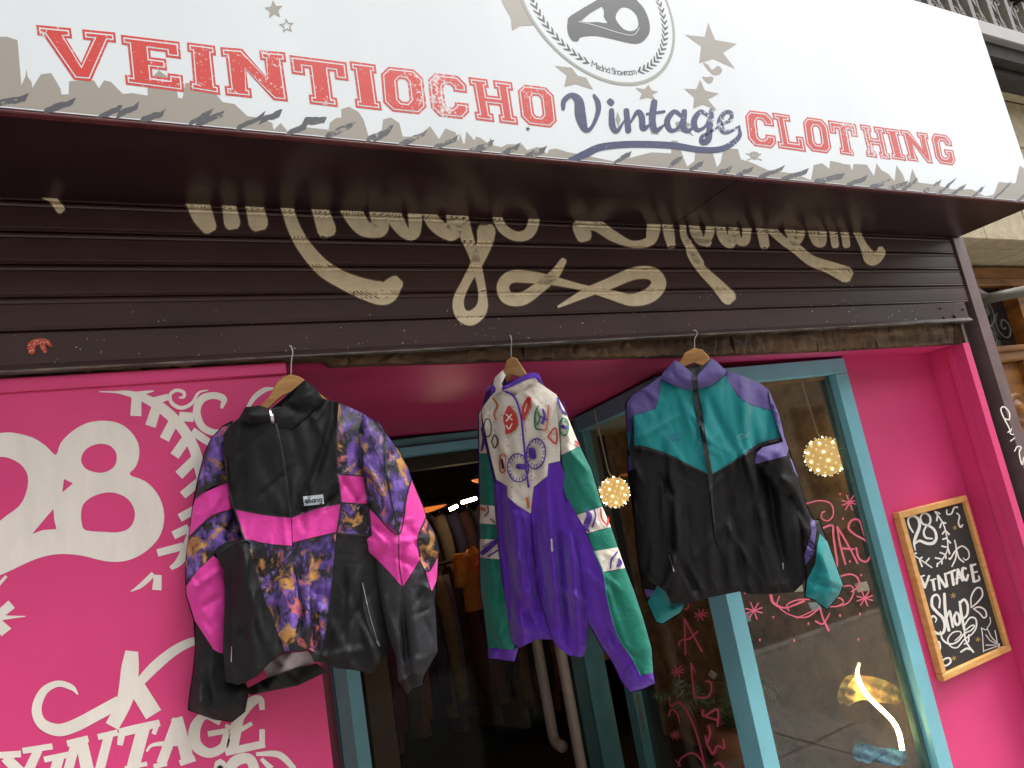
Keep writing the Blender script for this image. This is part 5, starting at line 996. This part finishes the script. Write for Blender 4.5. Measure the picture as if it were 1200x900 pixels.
B1.rib('pocket_zip', [b_([(843, 200, 3), (875, 340, 3), (908, 455, 3)]), b_([(908, 456, 9), (916, 474, 9)])], SILV, J1, .009)
B1.rib('pocket_zip', [b_([(268, 480, 3), (266, 545, 4)])], SILV, J1, .009)
# the inside of the back hem shows below the front
bk = Piece(b_([(240, 560), (430, 470), (650, 470), (720, 580), (640, 640), (360, 720), (230, 690)]), P1, NRM, .02, .03, -.045, 15, 4)
bk.sheet('back_lining', b_([(400, 560), (500, 510), (600, 500), (640, 545), (560, 575), (430, 618)]), LINW, J1)
bk.sheet('back_hem', b_([(330, 665), (420, 618), (560, 572), (640, 552), (690, 585), (640, 612), (560, 650), (350, 692)]), NBLK, J1, .004)
B1.rib('logo_patch', [cw('A', [(584, 628), (628, 623), (672, 618)], 42)], mat('pale_logo_patch', 'aab4bd', .6), J1, .0095, cap=False)
B1.rib('logo_lettering', [cw('A', s, 4) for s in ([(592, 632), (602, 628), (596, 620), (590, 630), (602, 636)], [(608, 612), (609, 634), (618, 628), (610, 622)], [(624, 632), (622, 622), (631, 620), (632, 630), (624, 632)], [(637, 632), (636, 618)], [(637, 622), (646, 618), (647, 631)], [(662, 617), (653, 618), (654, 628), (663, 626)], [(663, 616), (665, 636), (656, 638)])], INK, J1, .011)
hanger(a_([(527, 70), (562, 78), (590, 94), (640, 142), (720, 206), (714, 228), (640, 190), (570, 160), (528, 150), (480, 176), (430, 224), (390, 262), (345, 290), (335, 270), (385, 215), (430, 172), (462, 112), (490, 82)]), [(341, 440), (341.5, 424), (343, 413), (341, 406), (339, 405)], P1, NRM, 'wooden hanger with white hook in the pink and black jacket')

# ---------------- jacket 2: stamp print yoke, purple body, green sleeves (turned towards the entrance)
P2 = Vector((.96, -.09, 1.7)); N2_ = (-.80, -.60, 0)
J2 = empty('track_jacket', (1.0, -.1, 1.0), 'purple jacket with white stamp print yoke and green banded sleeves', 'jacket', 'jackets hung from the shutter')
NWHT = mat('white_print_nylon', 'd9d2c4', .5, var=.05, vscale=12, crumple=.3, chips='6b6258', chip_scale=95, chip_t=.70)
NPUR = mat('violet_nylon', '5420a0', .55, spec=.3, var=.1, vscale=6, crumple=.28, sheen=.2); NGRN = mat('jade_nylon', '09705e', .6, spec=.3, var=.1, vscale=6, crumple=.26, sheen=.2)
LIN2 = mat('violet_lining', '351560', .6)
s2b = c_([(262, 215), (335, 125), (350, 180), (440, 145), (490, 140), (520, 200), (570, 235), (590, 380), (640, 460), (660, 560), (690, 740)])+d_([(700, 100), (710, 300), (720, 460), (702, 600), (684, 640), (630, 632), (585, 602), (552, 560), (480, 560), (410, 597), (372, 572), (350, 420), (330, 300), (312, 150), (300, 0)])+c_([(290, 600), (262, 480), (245, 400), (238, 310)])
s2bi = c_([(215, 200), (335, 60), (440, 60), (520, 120), (640, 235), (680, 380), (720, 560), (760, 740)])+d_([(770, 300), (780, 620), (684, 760), (480, 680), (372, 700), (320, 420), (300, 300), (285, 150), (275, 0)])+c_([(260, 600), (235, 480), (215, 400), (205, 310)])
B2 = Piece(s2bi, P2, N2_, .08, .12, 0, 21, 44, .12, .2, (25, 90), (3, 7.5), .0034, folds=[(604, 600, 616, 765, 7, .018), (640, 560, 655, 745, 7, .018), (624, 600, 640, 765, 6, -.018), (668, 610, 680, 750, 6, .018), (592, 660, 602, 780, 5, -.014), (655, 620, 668, 760, 5, -.016), (650, 690, 690, 705, 5, .010), (600, 730, 650, 745, 5, .008), (590, 520, 598, 600, 6, .008), (625, 520, 628, 580, 7, -.007)])
L2 = Piece(c_([(226, 310), (262, 292), (285, 400), (300, 490), (325, 600), (335, 720), (340, 870)])+d_([(345, 210), (362, 300), (378, 420), (380, 500), (400, 590), (388, 662), (268, 646), (266, 595), (250, 450), (234, 350), (229, 200)])+c_([(228, 868), (228, 715), (226, 490)]), P2, N2_, .04, .06, -.05, 22, 24, .1, .25, (15, 50), (3, 6), .003)
R2 = Piece(c_([(566, 228), (604, 288), (630, 350), (676, 460), (726, 560), (776, 725), (814, 815), (842, 900)])+d_([(844, 155), (876, 245), (916, 350), (956, 470), (992, 600), (1000, 700), (1010, 752), (960, 778), (930, 788), (893, 797), (855, 748), (815, 662), (764, 592), (728, 522), (684, 452), (632, 280), (594, 130), (588, 40)])+c_([(585, 650), (588, 560), (582, 500), (577, 420), (570, 330)]), P2, N2_, .05, .075, .045, 23, 34, .42, .3, (18, 60), (3, 6.5), .0036, folds=[(690, 720, 720, 780, 4, .007), (700, 740, 735, 800, 4, -.006), (700, 650, 740, 780, 5, .006)])
B2.gather(d_([(372, 560), (480, 545), (550, 548), (630, 615), (700, 610)]), 3.6, 10, .004); L2.gather(d_([(272, 618), (386, 630)]), 3.4, 6); R2.gather(d_([(870, 730), (905, 700), (945, 730), (1000, 725)]), 3.2, 8, .004)
shell(J2, B2, s2b, LIN2); shell(J2, L2, L2.o, LIN2); shell(J2, R2, R2.o, LIN2)
J2P = [
 ('yoke', B2, c_([(290, 230), (335, 215), (385, 240), (450, 188), (490, 178), (520, 200), (572, 236), (580, 380), (586, 450), (586, 526), (535, 537), (530, 592), (470, 640), (457, 757), (400, 722), (355, 682), (355, 637), (306, 608), (280, 500), (258, 400), (240, 310), (248, 288)]), NWHT),
 ('front_panel', B2, c_([(303, 610), (355, 638), (355, 683), (400, 723), (456, 758), (462, 850)])+d_([(468, 150), (490, 350), (530, 500), (551, 560), (480, 560), (410, 596), (372, 570), (352, 420), (338, 300), (322, 150), (312, 0)]), NPUR),
 ('front_panel', B2, c_([(459, 757), (471, 642), (531, 594), (536, 539), (587, 528), (610, 600), (650, 700), (690, 760)])+d_([(700, 100), (705, 300), (708, 460), (702, 600), (684, 638), (630, 631), (585, 602), (553, 560), (532, 500), (492, 350), (470, 150), (464, 60)]), NPUR),
 ('sleeve_panel', L2, c_([(230, 318), (248, 292), (264, 400), (285, 492), (232, 492)]), NWHT), ('sleeve_panel', L2, c_([(232, 493), (285, 493), (312, 600), (318, 724), (234, 716)]), NGRN),
 ('sleeve_band', L2, c_([(234, 717), (318, 725), (322, 806), (233, 800)]), NWHT), ('sleeve_panel', L2, c_([(233, 801), (322, 808), (326, 870), (235, 868)]), NGRN), ('sleeve_band', L2, c_([(234, 869), (326, 871), (336, 960), (235, 950)]), NWHT),
 ('sleeve_panel', L2, d_([(235, 201), (336, 209), (352, 300), (372, 420), (374, 500), (384, 606), (271, 596), (254, 450), (238, 350)]), NGRN), ('cuff', L2, d_([(271, 597), (384, 607), (404, 590), (386, 657), (272, 641)]), NPUR),
 ('sleeve_panel', R2, c_([(568, 232), (602, 290), (627, 350), (672, 460), (590, 502), (584, 420), (575, 330)]), NWHT), ('sleeve_panel', R2, c_([(590, 504), (673, 462), (722, 560), (772, 725), (660, 761), (625, 720), (603, 650), (592, 580)]), NGRN),
 ('sleeve_band', R2, c_([(660, 763), (772, 727), (810, 815), (705, 843), (690, 812)]), NWHT), ('sleeve_panel', R2, c_([(706, 845), (811, 817), (838, 900), (840, 904), (735, 921)]), NGRN), ('sleeve_band', R2, d_([(735, 172), (840, 155), (872, 246), (776, 263)]), NWHT),
 ('sleeve_panel', R2, d_([(776, 265), (873, 248), (912, 350), (952, 470), (988, 600), (995, 705), (942, 717), (905, 642), (850, 560), (820, 480), (795, 380)]), NGRN),
 ('sleeve_underside', R2, d_([(592, 40), (620, -60), (660, 15), (700, 90), (734, 172), (775, 265), (794, 380), (818, 480), (848, 560), (903, 642), (938, 716), (905, 700), (860, 747), (820, 662), (770, 590), (733, 520), (688, 450), (638, 280), (600, 130)]), NPUR),
 ('cuff', R2, d_([(861, 747), (905, 701), (942, 718), (992, 708), (1005, 751), (960, 772), (930, 782), (895, 792)]), NPUR)]
for k, (nm, pc, P, m) in enumerate(J2P): pc.sheet(nm, P, m, J2, lift=.0003*k)
K2 = Piece(c_([(252, 222), (280, 190), (298, 140), (340, 115), (370, 175), (440, 130), (505, 130), (512, 175), (480, 205), (400, 250), (340, 235), (290, 245)]), P2, N2_, .035, .05, .055, 24, 8, 1.2, .5, (8, 20), (2.5, 5), .002)
K2.sheet('collar', c_([(286, 214), (300, 158), (335, 126), (347, 150), (330, 185), (338, 215), (300, 232), (285, 228)]), NWHT, J2)
K2.sheet('collar', c_([(338, 216), (372, 190), (440, 155), (492, 160), (488, 182), (450, 190), (392, 240), (360, 226)]), NWHT, J2, .0004)
K2.rib('collar_edge', [c_([(336, 208, 14), (372, 190, 16), (440, 155, 22), (480, 150, 24), (496, 168, 18)]), c_([(264, 214, 12), (285, 198, 16), (296, 215, 14), (285, 230, 10)])], NPUR, J2, .003)
B2.rib('zip_piping', [c_([(338, 216, 9), (385, 245, 9), (412, 320, 9), (424, 420, 9), (438, 560, 9), (447, 640, 9)])], NPUR, J2, .010)
B2.rib('front_seam', [d_([(462, 60, 4), (470, 150, 4), (492, 350, 4), (532, 500, 4), (552, 560, 4)])], LIN2, J2, .007)
R2.rib('seam', [d_([(594, 40, 6), (602, 130, 6), (640, 280, 6), (690, 450, 5), (735, 520, 5), (772, 590, 5), (822, 662, 5)]), ], LIN2, J2, .004)  # dark line drawn in for the shaded fold between sleeve and body
R2.rib('seam', [d_([(735, 172, 5), (776, 265, 5), (795, 380, 5), (819, 480, 5), (849, 560, 5), (904, 642, 5), (940, 716, 5)])], mat('bright_jade_piping', '36a48c', .5), J2, .008)
B2.rib('zip_pull', [d_([(549, 120, 8), (552, 170, 9)])], SILV, J2, .012)
SR = mat('stamp_red_ink', 'b8322f', .6); SP = mat('stamp_violet_ink', '4a2a8c', .6); SGN = mat('stamp_green_ink', '1f7a58', .6); SO = mat('stamp_orange_ink', 'c06a3c', .6); SK = mat('stamp_black_ink', '2c2826', .6); SW_ = mat('stamp_white_gap', 'd9d2c4', .5)
def ring(cx, cy, rx, ry, wd, tilt=0., n=14): return [(cx+rx*math.cos(a)*math.cos(tilt)-ry*math.sin(a)*math.sin(tilt), cy+rx*math.cos(a)*math.sin(tilt)+ry*math.sin(a)*math.cos(tilt), wd) for a in np.linspace(0, 6.283, n)]
def stamp(pc, lst, m, lift=.0072, nm='stamp_print', conv=c_): pc.rib(nm, [conv([p if len(p) > 2 else (p[0], p[1], 6) for p in l]) for l in lst], m, J2, lift, per=4)
stamp(B2, [[(362, 292, 20), (366, 330, 60), (368, 370, 56), (350, 405, 12)], [(450, 250, 18), (436, 290, 34), (424, 340, 14)]], SR)
stamp(B2, [[(348, 320), (375, 345)], [(372, 322), (350, 350)], [(350, 370), (362, 385), (375, 362)], [(440, 275, 4), (430, 310, 4)]], SW_, .009)
def spokes(cx, cy, rx, ry, r0, n): return [[(cx+rx*r0*math.cos(a), cy+ry*r0*math.sin(a), 4), (cx+rx*.92*math.cos(a), cy+ry*.92*math.sin(a), 4)] for a in np.linspace(0, 6.1, n)]
stamp(B2, [ring(480, 494, 42, 66, 6, .1), [(462, 480, 30), (466, 505, 30)]]+spokes(480, 494, 42, 66, .72, 18)+[ring(402, 556, 46, 62, 6, -.1), [(402, 550, 24), (432, 552, 26)]]+spokes(402, 556, 46, 62, .74, 18), SP)
stamp(B2, [[(490, 285, 6), (476, 320, 8), (478, 380, 8), (510, 388, 6)], [(488, 310, 8), (496, 340, 8), (486, 365, 8)]], SGN); stamp(B2, [[(535, 282, 8), (532, 330, 8), (525, 385, 8), (505, 390, 6)]], SO); stamp(B2, [[(510, 300, 10), (518, 330, 12), (508, 360, 12)], [(500, 330, 8), (528, 345, 8)]], SP)
stamp(B2, [[(532, 420, 7), (560, 382, 8), (572, 400, 8), (568, 450, 8), (534, 422, 7)]], SR); stamp(B2, [[(322, 502, 6), (344, 500, 6), (345, 568, 6), (322, 570, 6), (321, 505, 6)]], SO); stamp(B2, [[(330, 520, 10), (336, 555, 12)], [(285, 440, 6), (298, 412, 6), (312, 440, 6), (298, 470, 6), (285, 442, 6)], ring(268, 380, 16, 40, 5)], SK)
stamp(B2, [[(290, 250, 6), (310, 280, 8), (295, 320, 6), (305, 345, 6)], [(440, 690, 12), (446, 730, 10)]], SO)
stamp(R2, [[(576, 250, 8), (592, 300, 10), (616, 318, 8)], [(600, 260, 6), (612, 296, 6)], [(596, 375, 16), (612, 378, 16)]], SP, .009); stamp(R2, [ring(603, 376, 20, 38, 7)], SGN, .009); stamp(R2, [[(655, 440, 10), (668, 455, 8)]], SR, .009)
stamp(R2, [[(700, 740, 8), (715, 770, 26), (700, 810, 26), (712, 835, 10)], [(735, 735, 6), (742, 770, 8), (728, 815, 8)]], SP, .009); stamp(R2, [[(765, 735, 7), (770, 780, 8), (795, 805, 8), (800, 770, 6)]], SR, .009)
stamp(R2, [[(838, 175, 7), (812, 210, 8), (808, 248, 7)], [(845, 205, 8), (850, 225, 20), (838, 238, 10)]], SP, .009, conv=d_)
stamp(L2, [[(240, 380, 6), (250, 430, 12), (240, 480, 8)], [(245, 330, 6), (258, 360, 6)]], SP, .008); stamp(L2, [[(240, 735, 14), (255, 740, 14)]], SO, .008); stamp(L2, [[(268, 725, 5), (270, 750, 5), (255, 768, 5)], [(280, 780, 5), (300, 798, 5)]], SK, .008); stamp(L2, [[(245, 930, 20), (275, 905, 24), (305, 880, 20)], [(270, 945, 8), (318, 915, 8)]], SP, .008); stamp(L2, [[(245, 905, 4), (290, 876, 4)]], SP, .009)
rs = random.Random(5)
for _ in range(1):
    l = []
    for k in range(70):
        x, y = rs.uniform(270, 575), rs.uniform(215, 720); a = rs.uniform(0, 3); L_ = rs.uniform(2, 9)
        X_, Y_ = c_([(x, y)])[0]
        if inpoly(J2P[0][2], np.array([X_]), np.array([Y_]))[0]: l.append([(x, y, 2.5), (x+L_*math.cos(a), y+L_*math.sin(a), 2)])
    stamp(B2, l, SK, .0068, 'stamp_specks')
hanger(c_([(372, 68), (396, 74), (425, 118), (445, 150), (460, 190), (440, 190), (410, 160), (378, 150), (350, 195), (330, 200), (326, 180), (336, 130), (350, 86)]), [(599, 418), (599, 408), (599.5, 400), (598.5, 394), (597, 393)], P2, N2_, 'wooden hanger in the white collar of the purple jacket')

# ---------------- jacket 3: teal and purple yoke, black body
P3 = Vector((1.75, -.085, 1.7)); N3_ = (-.28, -1, 0)
J3 = empty('track_jacket', (1.75, -.09, 1.2), 'black jacket with teal chest and purple shoulders in front of window', 'jacket', 'jackets hung from the shutter')
NTEA = mat('teal_nylon', '078084', .6, spec=.3, var=.07, vscale=7, crumple=.24, sheen=.2, stretch=(1, 1, .4)); NPU3 = mat('dusty_purple_nylon', '574a86', .6, spec=.3, var=.06, vscale=6, crumple=.22, sheen=.2); NBK3 = mat('soft_black_nylon', '0c0c0d', .65, spec=.3, var=.1, vscale=5, crumple=.26, stretch=(1, 1, .5))
s3b = e_([(205, 168), (265, 85), (345, 140), (425, 75), (490, 130), (560, 150), (640, 185), (690, 300), (735, 420), (770, 520), (830, 720), (866, 780)])+f_([(872, 60), (858, 140), (845, 240), (832, 310), (790, 352), (700, 360), (600, 360), (548, 350), (400, 380), (308, 405), (248, 398), (225, 350), (150, 300), (110, 230), (88, 0)])+e_([(86, 570), (62, 480), (85, 325), (140, 200)])
s3bi = e_([(150, 130), (265, 20), (425, 10), (560, 90), (700, 160), (770, 300), (800, 420), (880, 720), (930, 780)])+f_([(930, 240), (910, 420), (790, 480), (600, 470), (308, 520), (180, 450), (90, 330), (50, 0)])+e_([(40, 570), (25, 420), (40, 280), (90, 190)])
B3 = Piece(s3bi, P3, N3_, .08, .14, 0, 31, 50, .05, .22, (25, 90), (3, 8), .0036, folds=[(800, 560, 790, 690, 7, .008), (850, 550, 870, 680, 7, -.007), (880, 560, 905, 660, 7, .007), (830, 580, 835, 690, 6, .006), (770, 560, 775, 680, 6, -.006), (905, 530, 920, 600, 6, .008), (860, 570, 855, 690, 6, .006)])
L3 = Piece(e_([(46, 270), (75, 236), (110, 300), (120, 460), (150, 470), (215, 570), (215, 900)])+f_([(235, 300), (255, 395), (318, 402), (292, 446), (210, 496), (180, 486), (158, 440), (125, 345), (104, 230), (80, 0)])+e_([(56, 570), (54, 420)]), P3, N3_, .035, .06, -.04, 32, 22, .0, .3, (15, 45), (3, 6), .003)
R3 = Piece(e_([(670, 200), (725, 320), (750, 420), (768, 470), (806, 590), (846, 720), (876, 780)])+f_([(900, 30), (938, 128), (974, 230), (1008, 320), (990, 368), (935, 432), (878, 390), (834, 374), (838, 300), (826, 200), (810, 100), (770, 0)])+e_([(690, 640), (640, 560), (608, 545), (618, 488), (650, 460), (720, 440), (690, 300)]), P3, N3_, .045, .07, .05, 33, 34, .2, .35, (15, 50), (3, 6.5), .0038, folds=[(920, 570, 935, 600, 5, -.010), (915, 560, 930, 570, 5, .008), (960, 640, 975, 690, 5, .008), (950, 680, 985, 690, 4, -.006), (955, 650, 945, 690, 5, -.005)])
B3.gather(f_([(240, 372), (310, 380), (400, 356), (548, 328), (700, 342), (830, 302)]), 3.4, 7, .0045); R3.gather(f_([(850, 355), (890, 372), (935, 405), (985, 350)]), 3.4, 9, .004); L3.gather(f_([(160, 430), (200, 470), (290, 425)]), 3.4, 9, .004)
shell(J3, B3, s3b, LIN); shell(J3, L3, L3.o, LIN); shell(J3, R3, R3.o, LIN)
J3P = [
 ('yoke', B3, e_([(206, 172), (290, 206), (345, 216), (360, 300), (388, 440), (412, 582), (320, 537), (240, 497), (140, 466), (88, 462), (85, 326), (182, 296), (200, 232)]), NTEA),
 ('yoke', B3, e_([(368, 212), (430, 192), (490, 150), (510, 190), (545, 245), (600, 281), (690, 306), (737, 422), (640, 452), (560, 502), (490, 547), (430, 582), (405, 440), (384, 300)]), NTEA),
 ('shoulder_panel', B3, e_([(208, 150), (205, 170), (199, 232), (181, 295), (84, 325), (60, 345), (55, 272), (75, 240), (140, 200)]), NPU3),
 ('shoulder_panel', B3, e_([(488, 130), (560, 150), (640, 185), (677, 212), (692, 304), (600, 279), (547, 244), (505, 182), (490, 148)]), NPU3),
 ('front_panel', B3, e_([(90, 464), (140, 468), (240, 499), (320, 539), (413, 584), (420, 700), (435, 860)])+f_([(470, 200), (500, 280), (548, 302), (400, 330), (300, 352), (235, 345), (185, 300), (110, 230), (90, 0)])+e_([(88, 570)]), NBK3),
 ('front_panel', B3, e_([(430, 584), (490, 549), (560, 504), (640, 454), (738, 424), (770, 520), (830, 720), (868, 790)])+f_([(872, 60), (858, 140), (846, 240), (834, 290), (790, 312), (700, 322), (600, 318), (549, 304), (502, 280), (472, 200), (440, 110)])+e_([(424, 700)]), NBK3),
 ('waistband', B3, f_([(236, 346), (300, 353), (400, 331), (548, 303), (548, 350), (400, 380), (308, 405), (248, 398)]), NBK3),
 ('waistband', B3, f_([(549, 305), (600, 319), (700, 323), (790, 313), (834, 291), (832, 310), (790, 352), (700, 360), (600, 361), (549, 350)]), NBK3),
 ('sleeve_panel', L3, e_([(52, 290), (60, 262), (86, 326), (90, 380), (55, 398)]), NPU3), ('sleeve_panel', L3, e_([(55, 399), (90, 381), (96, 462), (60, 476)]), NTEA), ('sleeve_panel', L3, e_([(60, 477), (96, 463), (142, 467), (145, 490), (108, 482), (60, 508)]), NBK3),
 ('sleeve_band', L3, e_([(59, 510), (108, 483), (148, 500), (197, 566), (120, 546), (60, 571)]), NPU3), ('sleeve_panel', L3, e_([(60, 573), (120, 548), (200, 568), (205, 900)])+f_([(210, 300), (180, 345), (130, 337), (110, 230), (86, 0)]), NBK3),
 ('sleeve_stripe', L3, f_([(130, 338), (180, 346), (176, 372), (140, 374)]), NPU3), ('cuff', L3, f_([(146, 396), (195, 312), (230, 350), (245, 394), (310, 404), (290, 441), (210, 490), (184, 481), (165, 440)]), NTEA),
 ('sleeve_edge', R3, e_([(678, 212), (724, 322), (748, 422), (766, 472), (756, 503), (742, 440), (690, 300)]), NPU3),
 ('sleeve_band', R3, e_([(613, 542), (624, 491), (650, 466), (743, 441), (757, 503), (665, 527)]), NPU3),
 ('sleeve_panel', R3, e_([(614, 544), (665, 529), (758, 505), (772, 505), (804, 590), (843, 720), (872, 790)])+f_([(888, 70), (872, 190), (838, 240), (828, 200), (812, 100), (775, 0)])+e_([(700, 640), (640, 570)]), NBK3),
 ('sleeve_band', R3, f_([(862, 30), (880, 38), (888, 75), (873, 188), (836, 237), (831, 200), (851, 140), (866, 95)]), NPU3),
 ('sleeve_edge', R3, e_([(770, 510), (780, 520), (805, 590), (808, 600), (790, 570)]), NPU3),
 ('sleeve_shade', R3, f_([(838, 240), (873, 190), (890, 80), (903, 95), (892, 150), (882, 230), (846, 300), (838, 300)]), NBK3),
 ('cuff', R3, f_([(902, 94), (936, 130), (971, 230), (1004, 320), (986, 366), (935, 426), (880, 386), (839, 371), (846, 300), (882, 230), (892, 150)]), NTEA)]
for k, (nm, pc, P, m) in enumerate(J3P): pc.sheet(nm, P, m, J3, lift=.0003*k)
K3 = Piece(e_([(195, 165), (262, 72), (345, 120), (428, 62), (500, 128), (485, 165), (430, 205), (345, 230), (240, 200)]), P3, N3_, .045, .06, .062, 34, 8, .9, .5, (8, 24), (2.5, 5), .003)
K3.sheet('collar', e_([(205, 168), (212, 138), (266, 84), (290, 95), (322, 122), (345, 146), (347, 216), (290, 207), (240, 184)]), NPU3, J3)
K3.sheet('collar', e_([(364, 150), (400, 112), (425, 74), (450, 90), (492, 130), (482, 152), (430, 192), (369, 212)]), NPU3, J3, .0005)
K3.sheet('collar_back', e_([(205, 168), (266, 84), (345, 146), (425, 74), (492, 130), (482, 152), (430, 192), (345, 218), (240, 184)]), LIN, J3, back=True)
ik = Piece(e_([(300, 90), (410, 90), (400, 160), (320, 160)]), P3, N3_, .01, .02, -.02, 35, 0)
ik.sheet('collar_lining', e_([(314, 116), (350, 100), (392, 112), (372, 148), (340, 146)]), mat('pale_teal_lining', '9fb9b8', .6), J3)
B3.rib('zip', [e_([(355, 210, 20), (370, 300, 20), (395, 440, 20), (420, 582, 20), (428, 680, 10), (440, 800, 8)])], ZIP, J3, .012, per=12)
K3.rib('zip', [e_([(351, 146, 18), (358, 214, 20)])], ZIP, J3, .006)
B3.rib('yoke_seam', [e_([(90, 464, 14), (140, 470, 14), (240, 501, 10), (320, 541, 8), (413, 586, 6)]), e_([(430, 586, 6), (490, 551, 8), (560, 505, 8), (640, 455, 14), (738, 426, 14)])], SEAM, J3, .009)
B3.rib('embroidery', [e_([(236, 420, 4), (262, 412, 4), (298, 408, 4)]), e_([(240, 436, 4), (250, 424, 4), (258, 438, 4), (272, 424, 4), (280, 438, 4), (294, 422, 4)])], mat('blue_thread', '1f4f7a', .5), J3, .011)
B3.rib('embroidery', [e_([(538, 424, 4), (556, 408, 4), (575, 412, 4), (596, 402, 4)]), e_([(548, 430, 3), (590, 416, 3)])], mat('grey_thread', '5f8f98', .5), J3, .011)
B3.rib('pocket_zip', [f_([(240, 190, 4), (262, 260, 4)]), f_([(740, 225, 5), (742, 250, 5)])], SILV, J3, .010)
hanger(e_([(350, 29), (386, 36), (416, 66), (424, 100), (470, 148), (470, 165), (412, 122), (350, 96), (296, 118), (238, 162), (236, 146), (288, 88), (310, 50)]), [(814, 410), (814, 398), (817, 391), (815, 387), (812.5, 388)], P3, N3_, 'wooden hanger in the purple collar of the teal jacket')
